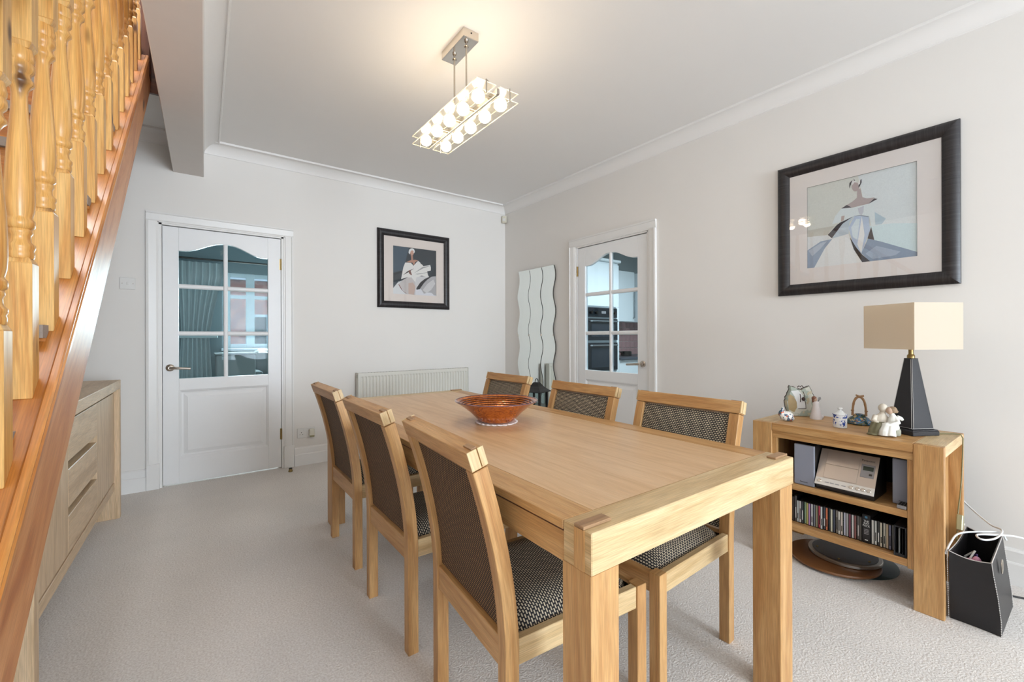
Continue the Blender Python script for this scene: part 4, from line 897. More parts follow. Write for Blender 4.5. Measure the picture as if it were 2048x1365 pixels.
cpts = [(-.325, -3.765, .692), (-.290, -3.790, .692), (-.262, -3.815, .6918), (-.250, -3.838, .691), (-.250, -3.8455, .675), (-.262, -3.8455, .60), (-.290, -3.8455, .50), (-.330, -3.8455, .43), (-.360, -3.8455, .40), (-.375, -3.8455, .37)]
MB().tube([iv @ Vector(p) for p in cpts], .0026, 8).build('cord', 'cable_olive', T, smooth=True)
q = MB(); q.M = iv @ Matrix.Translation((-.386, -3.853, .338)) @ Matrix.Rotation(math.radians(16), 4, 'Y'); q.box(-.016, .016, -.010, .010, -.032, .032); sw = q.build('inline_switch', 'switch_gold', T, bevel=.003)
q = MB(); q.M = iv @ Matrix.Translation((-.386, -3.863, .334)); q.box(-.006, .006, -.004, .004, -.004, .004); q.build('rocker', 'plastic_cream', sw, bevel=.001)
MB().tube([iv @ Vector(p) for p in [(-.396, -3.8465, .305), (-.415, -3.8465, .27), (-.45, -3.846, .22)]], .0026, 8).build('cord', 'cable_olive', T, smooth=True)

# ------------------------------------------------------------------ ornaments on the bookcase
Z = BZ+.0004
# slab vase with crinkled brown rim
T = thing('pottery_vase', (-.285, -3.215, Z), 'flat pottery vase in cream and tan glaze with crinkled brown rim', 'vase', rz=math.radians(-55))
n = 40; prof = []; out = []
for k in range(n+1):   # front outline from bottom left round to bottom right (local x across, z up)
    t = k/n
    if t < .36: s = t/.36; x = -.052-.020*math.sin(PI*min(1, s*1.15)); z = .002+.128*s
    elif t < .64: s = (t-.36)/.28; x = -.056+.104*s; z = .132-.010*math.sin(PI*s)+.004*math.sin(9*s)
    else: s = (t-.64)/.36; x = .052+.020*math.sin(PI*min(1, (1-s)*1.1)); z = .126-.124*s
    w_ = .0022*math.sin(k*2.6) if .1 < t < .9 else 0
    out.append((x+(w_ if t < .36 or t > .64 else 0), z+(w_ if .36 < t < .64 else 0)))
v = []
for d, sc in ((-.014, .93), (-.020, .80), (0, 1), (.014, .93), (.020, .80)): pass
q = MB(); rings = [(-.021, .86), (-.015, .95), (0, 1), (.015, .95), (.021, .86)]
v = [(x*sc, d, z if z < .01 else z*(.985 if sc < .9 else 1)) for d, sc in rings for x, z in out]; m_ = n+1
q._add(v, [(r*m_+i, r*m_+i+1, (r+1)*m_+i+1, (r+1)*m_+i) for r in range(4) for i in range(n)]+[tuple(range(m_-1, -1, -1)), tuple(4*m_+i for i in range(m_))]+[(r*m_, (r+1)*m_, (r+1)*m_+n, r*m_+n) for r in range(4)])
q.build('body', 'vase_glaze', T, smooth=True)
MB().tube([(x*1.005, 0, z+.001) for x, z in out[2:-2]], .0022, 6).build('rim', 'dark_line', T, smooth=True)
fp = lambda pts, y, nm, mt: MB().prism(pts, y, y+.0012, 1).build(nm, mt, T)
fp([(-.056, .028), (-.030, .018), (-.018, .040), (-.020, .066), (-.034, .088), (-.052, .098), (-.060, .070)], -.0222, 'tan_patch', 'vase_tan')
fp([(-.046, .112), (-.012, .116), (.012, .092), (.022, .050), (.020, .034), (-.016, .034), (-.018, .060), (-.030, .090)], -.0226, 'white_patch', 'vase_white')
MB().tube([(-.004, -.0235, .100), (-.001, -.0235, .080), (-.003, -.0235, .064)], .0016, 6).tube([(.010, -.0235, .112), (.018, -.0235, .096), (.012, -.0235, .080), (.022, -.0235, .062), (.024, -.0235, .036), (-.012, -.0235, .034)], .0014, 6).build('dark_veins', 'dark_line', T, smooth=True)
q = MB()
for k in range(7): a = 2*PI*k/7; q.ell((.012+.006*math.cos(a), -.0245, .078+.006*math.sin(a)), (.0035, .0015, .0035), 8, 6)
q.ell((.012, -.0250, .078), (.003, .002, .003), 8, 6); q.build('applied_flower', 'dark_line', T, smooth=True)
MB().tube([(-.010, 0, .128), (-.004, -.004, .135), (.004, .002, .130), (.010, -.003, .136), (.018, 0, .128)], .0022, 6).build('rim_twig', 'dark_line', T, smooth=True)
T.scale = (1.03, 1, 1.24)
# bride figurine
T = thing('lady_figurine', (-.322, -3.306, Z), 'small pale figurine of a lady in long gown beside the vase', 'figurine', rz=math.radians(-60))
MB().lathe([(.024, 0), (.025, .004), (.020, .022), (.016, .045), (.0125, .062), (.0130, .074), (.0105, .080), (.005, .083)], (0, 0, 0), 20).ell((.012, .004, .012), (.020, .016, .012), 12, 8).build('gown', 'bride_white', T, smooth=True)
MB().ell((-.004, -.002, .092), (.0085, .0085, .011)).tube([(0, 0, .080), (-.003, -.001, .088)], .004, 8).build('head', 'figure_skin', T, smooth=True)
MB().ell((-.007, .000, .096), (.0105, .0105, .010)).ell((-.010, .002, .086), (.006, .007, .012)).build('hair', 'bride_hair', T, smooth=True)
q = MB()
for k in range(7): q.tube([(.006, 0, .078), (.012+.003*(k % 3), -.004+.003*k*.5, .094+.003*((k*2) % 4))], .0008, 5).ell((.012+.003*(k % 3), -.004+.0015*k, .095+.003*((k*2) % 4)), (.0022, .0022, .0022), 6, 5)
q.build('flower_spray', 'stereo_grey', T, smooth=True)
T.scale = (1.15, 1.15, 1.15)
# floral animal ornament
T = thing('animal_ornament', (-.512, -3.232, Z), 'small white china animal ornament painted with orange and blue flowers', 'ornament', rz=math.radians(-50))
q = MB().ell((.004, 0, .022), (.031, .021, .022), 16, 10).ell((-.018, 0, .034), (.015, .014, .016)).ell((.022, .004, .012), (.016, .016, .012))
o = q.build('body', 'floral_china', T); remesh(o, .0022); o.data.materials.clear(); o.data.materials.append(MATS['floral_china'])
MB().tube([(-.018, -.005, .044), (-.015, -.006, .056), (-.013, -.007, .062)], [.005, .0045, .001], 8).tube([(-.018, .005, .044), (-.013, .006, .055), (-.010, .007, .061)], [.005, .0045, .001], 8).build('ears', 'floral_china', T, smooth=True)
T.scale = (1.1, 1.1, 1.18)
# blue and white lidded pot
T = thing('lidded_pot', (-.478, -3.458, Z), 'small blue and white china pot with knobbed lid', 'pot')
MB().lathe([(.027, 0), (.029, .002), (.029, .052), (.0275, .054)], (0, 0, 0), 32).build('body', 'china_white', T, smooth=True)
MB().lathe([(.0293, .042), (.0295, .043), (.0295, .0565), (.0293, .0575)], (0, 0, 0), 32, caps=False).build('blue_band', 'blue_china', T, smooth=True)
LD = MB().lathe([(.0290, .0545), (.0318, .0555), (.0318, .0580), (.027, .0600), (.018, .0650), (.011, .0710), (.0065, .0740), (.0062, .0770), (.0105, .0790), (.0112, .0815), (.009, .0840), (.001, .0850)], (0, 0, 0), 32).build('lid', 'china_white', T, smooth=True)
MB().lathe([(.0318, .0556), (.0322, .0562), (.0322, .0576), (.0318, .0582)], (0, 0, 0), 32, caps=False).build('lid_border', 'blue_china', LD, smooth=True)
for a in (math.radians(180+35), math.radians(180-42)):
    q = MB(); nu = 9
    for ring_ in range(1): pass
    cen = (math.cos(a), math.sin(a)); tang = (-math.sin(a), math.cos(a))
    def pt(i, j):
        rr = .015*j/5; b = 2*PI*i/20; du, dz = rr*math.cos(b), rr*math.sin(b); th = a+du/.0294; return (.0294*math.cos(th), .0294*math.sin(th), .022+dz)
    q.grid(pt, 20, 6, 0, None, True); q.build('painted_medallion', 'blue_china', T, smooth=True)
T.scale = (.96, .96, 1.14)
# basket-handled dish
T = thing('handled_ornament', (-.300, -3.487, Z), 'low teal glazed pottery dish with tall bamboo-style arched handle', 'ornament', rz=math.radians(-72))
MB().lathe([(.050, 0), (.054, .003), (.0535, .008), (.047, .017), (.036, .027), (.024, .033), (.017, .036), (.016, .042), (.012, .0425), (.001, .040)], (0, 0, 0), 36).build('body', 'teal_glaze', T, smooth=True)
q = MB(); hp = []
for k in range(25):
    a = PI*k/24; hp.append((-.0265*math.cos(a)*(1.0 if 4 < k < 20 else .98), 0, .034+.078*math.sin(a)**.72))
q.tube(hp, [.0050+.0007*(k % 4 == 0) for k in range(25)], 10).tube([(-.014, 0, .119), (.002, 0, .113), (.018, .002, .117)], [.0028, .0046, .0036], 8)
for s in (-1, 1): q.ell((s*.0265, 0, .054), (.0072, .0068, .004), 10, 6)
q.build('handle', 'bamboo', T, smooth=True)
q = MB()
for k in range(6): a = k*1.05; q.ell((.018*math.cos(a), .018*math.sin(a), .037), (.006, .006, .004), 8, 6)
q.build('leaf_decoration', 'teal_glaze', T, smooth=True)
T.scale = (1.02, 1.02, 1.22)
# seated couple
T = thing('couple_figurine', (-.512, -3.634, Z), 'cream figurine of a couple sitting close together on a stone', 'figurine', rz=math.radians(-70))
# local: the couple faces -x..; x across the pair, -y towards the viewer
o = MB().box(-.020, .042, -.016, .022, 0, .030).build('stone', 'figure_stone', T, bevel=.008, seg=2, smooth=True)
def body(parts, name, mat, vox=.0017):
    q = MB()
    for p in parts:
        if len(p) == 2: q.ell(p[0], p[1], 12, 9)
        else: q.tube(p[0], p[1], 10)
    o = q.build(name, mat, T); remesh(o, vox); o.data.materials.clear(); o.data.materials.append(MATS[mat]); return o
body([((-.008, .006, .054), (.021, .014, .026)), ([(-.024, .004, .070), (-.031, -.006, .052), (-.020, -.018, .044)], [.008, .0075, .006], 0), ([(-.006, .006, .074), (-.004, .006, .090)], [.010, .007], 0)], 'man_body', 'figure_cream')
body([([(-.012, .000, .036), (-.030, -.016, .038), (-.037, -.021, .018), (-.038, -.022, .003)], [.013, .012, .010, .011], 0), ([(-.004, -.004, .036), (-.020, -.022, .037), (-.026, -.027, .018), (-.027, -.028, .003)], [.013, .012, .010, .011], 0), ((-.043, -.030, .0045), (.011, .008, .0045)), ((-.033, -.036, .0045), (.011, .008, .0045))], 'man_trousers', 'figure_olive')
MB().ell((-.004, .004, .1000), (.0135, .0135, .0160)).build('man_head', 'figure_cream', T, smooth=True)
body([((.022, -.004, .050), (.017, .015, .027)), ([(.028, -.006, .066), (.033, -.018, .052), (.012, -.027, .043), (-.010, -.023, .042)], [.009, .008, .007, .006], 0), ([(.020, -.004, .036), (.000, -.026, .036), (-.006, -.035, .018), (-.006, -.036, .003)], [.016, .015, .014, .016], 0), ([(.026, -.008, .034), (.012, -.030, .031), (.010, -.037, .003)], [.015, .014, .017], 0), ([(.022, -.002, .070), (.017, 0, .086)], [.010, .006], 0), ([(.032, .002, .070), (.044, .006, .064), (.049, .005, .058)], [.008, .007, .004], 0)], 'woman_gown', 'figure_white')
MB().ell((.0125, -.004, .0925), (.0110, .0120, .0130)).build('woman_head', 'figure_skin', T, smooth=True)
MB().ell((.0205, -.001, .0955), (.0130, .0135, .0130)).ell((.0300, .001, .0900), (.0065, .0065, .0065)).build('woman_hair', 'figure_hair', T, smooth=True)
T.scale = (1.28, 1.2, 1.2)

# ------------------------------------------------------------------ leather waste bag and its contents
T = thing('leather_bin', (-.41, -3.915, 0), 'open black leather bag with white stitching beside the bookcase', 'bag')
LV = [(.0, [(-.566, -3.848), (-.572, -3.985), (-.262, -3.990), (-.255, -3.852)]), (.06, [(-.582, -3.849), (-.586, -3.986), (-.258, -3.986), (-.252, -3.852)]), (.15, [(-.598, -3.850), (-.604, -3.980), (-.256, -3.976), (-.250, -3.853)]), (.24, [(-.612, -3.851), (-.619, -3.970), (-.258, -3.966), (-.250, -3.854)]), (.285, [(-.618, -3.852), (-.625, -3.966), (-.260, -3.962), (-.250, -3.855)])]
NP = 8
def loop(c, z, inset, lvl):
    cx, cy = sum(p[0] for p in c)/4, sum(p[1] for p in c)/4; out = []
    for s in range(4):
        a, b = c[s], c[(s+1) % 4]
        for k in range(NP):
            t = k/NP; x, y = a[0]+(b[0]-a[0])*t, a[1]+(b[1]-a[1])*t; bow = math.sin(PI*t)*(.006 if lvl in (2, 3) else .003)
            dz = -.012*math.sin(PI*t) if lvl == 4 else 0
            if s == 0: x += bow*(-.6 if lvl == 1 else 1.2)*(1 if not lvl == 4 else 1.5)
            elif s == 2: x -= bow
            if s == 1: dz += .012*math.sin(PI*t) if lvl == 4 else 0
            x += (cx-x)/abs(cx-x+1e-9)*inset if abs(cx-x) > inset else 0; y += (cy-y)/abs(cy-y+1e-9)*inset if abs(cy-y) > inset else 0
            out.append((x, y, z+dz))
    return out
rings = [loop(c, z+.0008, 0, i) for i, (z, c) in enumerate(LV)]+[loop(c, max(z, .006), .005, i) for i, (z, c) in reversed(list(enumerate(LV)))]
n4 = NP*4; q = MB(); q._add([p for r in rings for p in r], [(j*n4+i, j*n4+(i+1) % n4, (j+1)*n4+(i+1) % n4, (j+1)*n4+i) for j in range(len(rings)-1) for i in range(n4)]+[tuple(range(n4-1, -1, -1)), tuple((len(rings)-1)*n4+i for i in range(n4))])
q.build('body', 'black_leather', T, off=W(T), smooth=True, auto=55)
top = rings[4]; MB().tube([(p[0], p[1], p[2]+.0012) for p in top+top[:1]], .0016, 6, caps=False).build('rim_stitching', 'stitch', T, off=W(T), smooth=True)
for s, (dx, dy) in ((0, (-.0008, .004)), (1, (-.0008, .0)), (2, (.001, -.001))):
    q = MB()
    for i in range(4):
        a, b = Vector(rings[i][s*NP]), Vector(rings[i+1][s*NP]); m_ = 10 if i else 6
        for k in range(m_): p0 = a.lerp(b, k/m_); p1 = a.lerp(b, (k+.6)/m_); q.tube([(p0.x+dx, p0.y+dy, p0.z), (p1.x+dx, p1.y+dy, p1.z)], .0013, 4)
    q.build('seam_stitching', 'stitch', T, off=W(T))
for (cx, cz, yy) in ((-.475, .232, -3.9748),):
    hp = [(cx+.016*math.cos(2*PI*k/24), yy-.004, cz+.026*math.sin(2*PI*k/24)) for k in range(25)]
    MB().tube(hp, .0022, 6, caps=False).build('handle_ring', 'chrome', T, off=W(T), smooth=True)
    q = MB(); q._add([(cx+.015*math.cos(2*PI*k/24), yy-.0035, cz+.025*math.sin(2*PI*k/24)) for k in range(24)], [tuple(range(24))]); q.build('hole_shade', 'black_slot', T, off=W(T))  # black disc stands in for the shade inside the opening
MB().tube([(-.50+.016*math.cos(2*PI*k/24)-.02, -3.8482, .225+.024*math.sin(2*PI*k/24)) for k in range(25)], .0022, 6, caps=False).build('handle_ring', 'chrome', T, off=W(T), smooth=True)
T = thing('packaging', (-.53, -3.885, .0065), 'purple and pink packaging poking up inside the black bag', 'packaging')
q = MB(); q.M = Matrix.Translation((-.53, -3.885, .0)) @ Matrix.Rotation(math.radians(20), 4, 'Y') @ Matrix.Rotation(math.radians(14), 4, 'Z'); q.box(-.03, .03, -.022, -.018, .02, .258); q.build('card', 'purple_wrap', T, off=W(T))
q = MB(); q.M = Matrix.Translation((-.50, -3.885, .0)) @ Matrix.Rotation(math.radians(8), 4, 'Y'); q.tube([(-.03, -.01, .235), (0, -.02, .262), (.028, -.012, .252), (.03, .012, .225)], .0035, 6); q.build('white_edge', 'paper', T, off=W(T), smooth=True)
MB().ell((-.535, -3.900, .232), (.022, .020, .018)).ell((-.51, -3.915, .236), (.018, .014, .02)).build('wrapper', 'pink_wrap', T, off=W(T), smooth=True)
MB().box(-.565, -.47, -3.925, -3.868, .0065, .23).build('stuffing', 'paper', T, off=W(T), bevel=.012, seg=2)

# ------------------------------------------------------------------ loose cables
def catmull(P, n=8):
    P = [Vector(p) for p in P]; P = [P[0]*2-P[1]]+P+[P[-1]*2-P[-2]]; out = []
    for i in range(1, len(P)-2):
        for k in range(n):
            t = k/n; a, b, c, d = P[i-1:i+3]; out.append(.5*((2*b)+(c-a)*t+(2*a-5*b+4*c-d)*t*t+(3*b-a-3*c+d)*t**3))
    out.append(P[-2]); return out
T = thing('cable', (-.35, -3.95, .29), 'white cable looped over the open top of the black bag', 'cable')
MB().tube(catmull([(-.615, -3.842, .270), (-.56, -3.848, .298), (-.46, -3.858, .312), (-.36, -3.90, .308), (-.27, -3.955, .300), (-.252, -3.972, .270)]), .0036, 8).build('loop', 'cable_white', T, off=W(T), smooth=True)
MB().tube(catmull([(-.120, -3.80, .40), (-.135, -3.85, .345), (-.20, -3.92, .306), (-.255, -3.960, .308), (-.35, -3.955, .302), (-.42, -3.935, .304), (-.44, -3.915, .308), (-.40, -3.905, .309), (-.34, -3.945, .306), (-.22, -4.01, .285), (-.08, -4.10, .215), (-.045, -4.25, .10), (-.035, -4.5, .006)]), .0036, 8).build('lead', 'cable_white', T, off=W(T), smooth=True)
T = thing('cable', (-.1, -4.1, 0), 'thin black cable on the carpet along the skirting behind the bag', 'cable')
MB().tube(catmull([(-.20, -3.90, .005), (-.15, -4.0, .005), (-.10, -4.12, .005), (-.06, -4.3, .005), (-.05, -4.6, .005)]), .004, 8).build('lead', 'cable_black', T, off=W(T), smooth=True)

# ------------------------------------------------------------------ small fittings on the walls
T = thing('light_switch', (-3.387, 0, 1.531), 'white single light switch on the wall left of the door', 'switch')
B(-3.430, -3.344, -.009, -.0004, 1.488, 1.574).build('plate', 'plastic_white', T, off=W(T), bevel=.002)
B(-3.393, -3.381, -.013, -.0092, 1.522, 1.541).build('rocker', 'plastic_white', T, off=W(T), bevel=.0015)
for dx in (-.03, .03): MB().tube([(-3.387+dx, -.0098, 1.531), (-3.387+dx, -.0088, 1.531)], .0035, 10).build('screw', 'steel', T, off=W(T))
T = thing('wall_socket', (-2.196, 0, .285), 'white double wall socket low beside the door', 'socket')
B(-2.267, -2.124, -.010, -.0004, .243, .327).build('plate', 'plastic_white', T, off=W(T), bevel=.002)
for cx in (-2.235, -2.157):
    for dx, dz, a, b in ((0, .010, .0022, .004), (-.011, -.008, .003, .0018), (.011, -.008, .003, .0018)): B(cx+dx-a, cx+dx+a, -.0104, -.0098, .280+dz-b, .280+dz+b).build('pin_slot', 'black_slot', T, off=W(T))
    B(cx+.022-.006, cx+.022+.006, -.014, -.0102, .303, .320).build('rocker', 'plastic_white', T, off=W(T), bevel=.001)
T = thing('air_freshener', (-2.150, -.0105, .282), 'small cream plug-in device in the right half of the wall socket', 'plug')
B(-2.176, -2.130, -.046, -.0112, .252, .318).build('body', 'plastic_cream', T, off=W(T), bevel=.010, seg=3, smooth=True)
B(-2.172, -2.134, -.050, -.044, .247, .262).build('refill', 'switch_gold', T, off=W(T), bevel=.003)
T = thing('door_stop', (-2.345, -.150, 0), 'small brass and black door stop on the carpet by the door', 'door stop')
MB().lathe([(.017, .0005), (.018, .006), (.014, .012), (.013, .022)], (0, 0, 0), 16).build('base', 'brass', T, smooth=True)
MB().lathe([(.0128, .0222), (.014, .026), (.012, .031), (.004, .033)], (0, 0, 0), 16).build('rubber_tip', 'black_satin', T, smooth=True)
T = thing('alarm_sensor', (-.032, -.032, 2.485), 'cream alarm sensor high in the corner of the room', 'sensor', rz=math.radians(-45))
MB().prism([(-.028, .012), (-.030, -.010), (-.020, -.026), (.020, -.026), (.030, -.010), (.028, .012)], 0, .082, 2).build('housing', 'plastic_cream', T, bevel=.003)
B(-.016, .016, -.0285, -.0262, .020, .050).build('lens', 'plastic_white', T, bevel=.0008)
# lantern on the carpet by the mirrors
T = thing('lantern', (-.240, -.870, 0), 'black metal lantern with flared roof in front of the mirrors', 'lantern', rz=math.radians(20))
R4 = lambda b, z: [(-b, -b, z), (b, -b, z), (b, b, z), (-b, b, z)]
q = MB(); lv = [(.108, .585), (.105, .592), (.075, .615), (.050, .640), (.032, .668), (.022, .680)]
q._add([p for b, z in lv for p in R4(b, z)], [(j*4+k, j*4+(k+1) % 4, j*4+4+(k+1) % 4, j*4+4+k) for j in range(len(lv)-1) for k in range(4)]+[(3, 2, 1, 0), tuple(len(lv)*4-4+k for k in range(4))]); q.build('roof', 'black_satin', T)
for sx in (-1, 1):
    for sy in (-1, 1): B(sx*.075-.009, sx*.075+.009, sy*.075-.009, sy*.075+.009, .05, .5848).build('post', 'black_satin', T)
B(-.10, .10, -.10, .10, .0005, .0498).build('base', 'black_satin', T, bevel=.004)
for s in (-1, 1):
    B(-.065, .065, s*.072-.0015, s*.072+.0015, .052, .583).build('pane', 'lantern_glass', T); B(s*.072-.0015, s*.072+.0015, -.065, .065, .052, .583).build('pane', 'lantern_glass', T)
MB().tube([(.03*math.cos(PI*k/12), 0, .680+.035*math.sin(PI*k/12)) for k in range(13)], .004, 8).build('ring_handle', 'black_satin', T, smooth=True)
MB().lathe([(.035, .051), (.035, .20), (.03, .205)], (0, 0, 0), 20).build('candle', 'china_white', T, smooth=True)

# ------------------------------------------------------------------ kitchen beyond the right-hand door
struct('floor', MB().box(XB, 3.5, -3.3, .6, -.06, 0), 'kitchen_floor')
KW = struct('wall_kitchen_back', MB().box(XB, 3.5, .5, .6, 0, 2.55), 'kitchen_wall')
struct('wall_kitchen_right', MB().box(3.5, 3.6, -3.3, .6, 0, 2.55), 'kitchen_wall')
struct('wall_kitchen_front', MB().box(XB, 3.6, -3.4, -3.3, 0, 2.55), 'kitchen_wall')
struct('ceiling_kitchen', MB().box(XB, 3.6, -3.4, .6, 2.55, 2.65), 'ceiling_paint')
def unit(nm, lb, x0, x1, y0, y1, z0, z1, doors, cat='cabinet', handle='r', plinth=False):
    T = thing(nm, ((x0+x1)/2, (y0+y1)/2, z0), lb, cat)
    B(x0, x1, y0+.022, y1, z0, z1).build('carcass', 'kitchen_white', T, off=W(T))
    for (a, b, c, d, hx) in doors:
        dr = B(a+.002, b-.002, y0, y0+.0215, c+.002, d-.002).build('door', 'kitchen_white', T, off=W(T), bevel=.002)
        if hx is not None:
            h0, h1 = (c+.06, c+.06+min(.45, (d-c)*.55)) if c > 1 else (d-.3, d-.05)
            MB().tube([(hx, y0-.003, h0), (hx, y0-.030, h0), (hx, y0-.030, h1), (hx, y0-.003, h1)], .010, 8).build('handle', 'kitchen_steel', dr, off=W(T), smooth=True)
    if plinth: B(x0, x1, y0+.06, y1, 0, z0-.001).build('plinth', 'kitchen_white', T, off=W(T))
    return T
unit('fridge_cabinet', 'tall white kitchen cabinet left of the ovens', .62, 1.218, -.08, .498, .1, 2.2, [(.62, 1.218, .1, 1.2, None), (.62, 1.218, 1.2, 2.2, None)], plinth=True)
T = unit('oven_housing', 'tall white kitchen cabinet holding the double oven', 1.22, 1.978, -.08, .498, .1, 2.2, [(1.22, 1.978, 1.56, 2.17, None), (1.22, 1.978, .1, .63, 1.6)], plinth=True)
B(1.22, 1.29, -.08, -.0585, .63, 1.56).build('filler', 'kitchen_white', T, off=W(T)); B(1.91, 1.978, -.08, -.0585, .63, 1.56).build('filler', 'kitchen_white', T, off=W(T))
B(1.20, 2.0, -.11, .49, 2.2005, 2.24).build('cornice', 'kitchen_white', T, off=W(T), bevel=.01)
T = thing('double_oven', (1.6, -.09, .64), 'black and steel built-in double oven seen through the kitchen door', 'oven')
ov = lambda mb, n, m, **k: mb.build(n, m, T, off=W(T), **k)
ov(B(1.292, 1.908, -.095, -.0590, .64, 1.545), 'frame', 'kitchen_steel')
ov(B(1.30, 1.90, -.112, -.0955, 1.405, 1.535), 'control_panel', 'oven_black', bevel=.002)
for x in (1.36, 1.46, 1.74, 1.84): ov(MB().tube([(x, -.1125, 1.47), (x, -.135, 1.47)], .02, 14), 'knob', 'dark_metal', smooth=True)
ov(B(1.57, 1.66, -.1132, -.1122, 1.455, 1.49), 'clock_display', 'stereo_grey')
for z0, z1 in ((1.085, 1.385), (.66, 1.05)):
    d = ov(B(1.30, 1.90, -.118, -.0955, z0, z1), 'oven_door', 'oven_black', bevel=.002)
    MB().tube([(1.34, -.118, z1-.035), (1.34, -.150, z1-.035), (1.86, -.150, z1-.035), (1.86, -.118, z1-.035)], .012, 10).build('handle', 'kitchen_steel', d, off=W(T), smooth=True)
    B(1.36, 1.84, -.1192, -.1182, z0+.05, z1-.07).build('window', 'dark_glass', d, off=W(T))
for i, (a, b) in enumerate(((1.98, 2.58), (2.58, 3.18))):
    unit('base_cabinet', ['white kitchen base cabinet next to the ovens', 'white kitchen base cabinet farther from the ovens'][i], a+.001, b-.001, -.08, .498, .1, .789, [(a, b, .1, .789, b-.06)], plinth=True)
T = thing('worktop', (2.6, .2, .79), 'dark grey kitchen worktop under the pink tiles', 'worktop'); B(1.981, 3.45, -.12, .499, .7895, .829).build('slab', 'worktop', T, off=W(T), bevel=.008, seg=2)
wu = [(2.005, 2.255, 2.225, 'white wall cabinet with steel handle touching the oven housing'), (2.26, 2.66, 2.62, 'white wall cabinet with steel handle in the middle of the row'), (2.80, 3.25, 2.84, 'white wall cabinet with steel handle past the dark gap')]
for a, b, hx, lb in wu: unit('wall_cabinet', lb, a, b, .17, .498, 1.37, 2.16, [(a, b, 1.37, 2.16, hx)])
tile0 = MB().box(-.05, .05, -.008, 0, -.053, .053).build('tile', 'tile_pink', KW, bevel=.003); tile0.location = (2.05, .4985, .90)
B(1.98, 3.45, .4986, .4999, .83, 1.37).build('grout_bed', 'grout', KW)
for i in range(13):
    for j in range(5):
        if i == j == 0: continue
        c = tile0.copy(); COL.objects.link(c); c.location = (2.05+i*.106, .4985, .90+j*.112-.012)
tile0.location.z -= .012
T = thing('saucepan', (2.55, .25, .8295), 'small dark saucepan on the kitchen worktop', 'pan')
MB().lathe([(.075, 0), (.085, .004), (.085, .070), (.080, .070), (.078, .008)], (0, 0, 0), 24, caps=False).build('body', 'dark_metal', T, smooth=True)
MB().tube([(-.085, 0, .055), (-.23, -.04, .07)], .010, 8).build('handle', 'black_satin', T, smooth=True)

# ------------------------------------------------------------------ lounge beyond the back door; window view models a reflection in the panes
struct('floor', MB().box(-5.0, 0, .1, 3.5, -.06, 0), 'carpet')
LW = struct('wall_lounge', MB().box(-5.0, -2.62, 3.4, 3.5, 0, 2.68).box(-.9, 0, 3.4, 3.5, 0, 2.68).box(-2.62, -.9, 3.4, 3.5, 0, .98).box(-2.62, -.9, 3.4, 3.5, 2.10, 2.68), 'room_teal')
struct('wall_lounge_left', MB().box(-5.0, -4.9, .1, 3.4, 0, 2.68), 'room_teal'); struct('wall_lounge_right', MB().box(0, .1, .6, 3.5, 0, 2.68), 'room_teal')
struct('ceiling_lounge', MB().box(-5, .1, .1, 3.5, 2.68, 2.78), 'room_teal')
T = thing('window_1', (-1.76, 3.4, .98), 'white window with mullion standing in behind the glazed door for a reflection in its panes', kind='structure')
wn = lambda mb, n, m, **k: mb.build(n, m, T, off=W(T), **k)
for a, b in ((-2.62, -2.56), (-2.36, -2.25), (-1.66, -1.58), (-.96, -.90)): wn(B(a, b, 3.42, 3.48, .98, 2.10), 'frame_post', 'upvc', bevel=.004)
for a, b in ((.98, 1.04), (1.72, 1.77), (2.04, 2.10)): wn(B(-2.62, -.9, 3.422, 3.478, a, b), 'frame_rail', 'upvc', bevel=.004)
for a, b in ((-2.56, -2.36), (-2.25, -1.66), (-1.58, -.96)): wn(B(a, b, 3.445, 3.449, 1.04, 1.72), 'pane', 'window_glass'); wn(B(a, b, 3.445, 3.449, 1.77, 2.04), 'pane', 'window_glass')
wn(B(-2.68, -.85, 3.30, 3.42, .945, .979), 'sill', 'upvc', bevel=.004)
B(-4.9, -2.68, 3.38, 3.3995, .86, .90).build('dado_rail', 'room_teal', LW)
T = thing('curtain', (-2.95, 3.28, 0), 'grey tied-back curtain hanging beside the stand-in window for the door glass reflection', 'curtain')
q = MB(); nu, nv = 60, 24
def cp(i, j):
    u, v = i/(nu-1), j/(nv-1); z = .02+2.18*v
    wd = .26 if z > 2.0 else (.16+.10*((z-1.15)/.85)**1.3 if z > 1.15 else .16+.05*(1.15-z)); c = -2.93 if z > 2.0 else -2.93-.05*(1-(max(z, 1.15)-1.15)/.85)
    return (c-wd+2*wd*u, 3.28+.028*math.sin(u*42+.6*math.sin(v*4)), z)
q.grid(cp, nu, nv); q.grid(lambda i, j: (cp(i, j)[0], cp(i, j)[1]+.004, cp(i, j)[2]), nu, nv); q.build('drape', 'curtain', T, off=W(T), smooth=True)
B(-3.16, -2.72, 3.24, 3.32, 1.13, 1.17).build('tie_back', 'curtain', T, off=W(T), bevel=.008)
T = thing('curtain_pole', (-2.0, 3.27, 2.24), 'dark curtain pole above the stand-in window for the door glass reflection', 'curtain pole')
MB().tube([(-3.25, 3.275, 2.245), (-.7, 3.275, 2.245)], .014, 10).ell((-3.27, 3.275, 2.245), (.03, .03, .03)).build('rod', 'dark_metal', T, off=W(T), smooth=True)
for x in (-3.2, -.75): B(x-.01, x+.01, 3.28, 3.3998, 2.235, 2.255).build('bracket', 'dark_metal', T, off=W(T))
T = thing('storage_box', (-2.55, 2.4, 0), 'grey cabinet with papers beyond the lower panes of the glazed door', 'cabinet')
B(-2.78, -2.36, 2.2, 2.6, 0, .92).build('body', 'grey_fabric', T, off=W(T), bevel=.02, seg=2)
B(-2.79, -2.35, 2.19, 2.61, .9205, .94).build('lid', 'grey_fabric', T, off=W(T), bevel=.004)
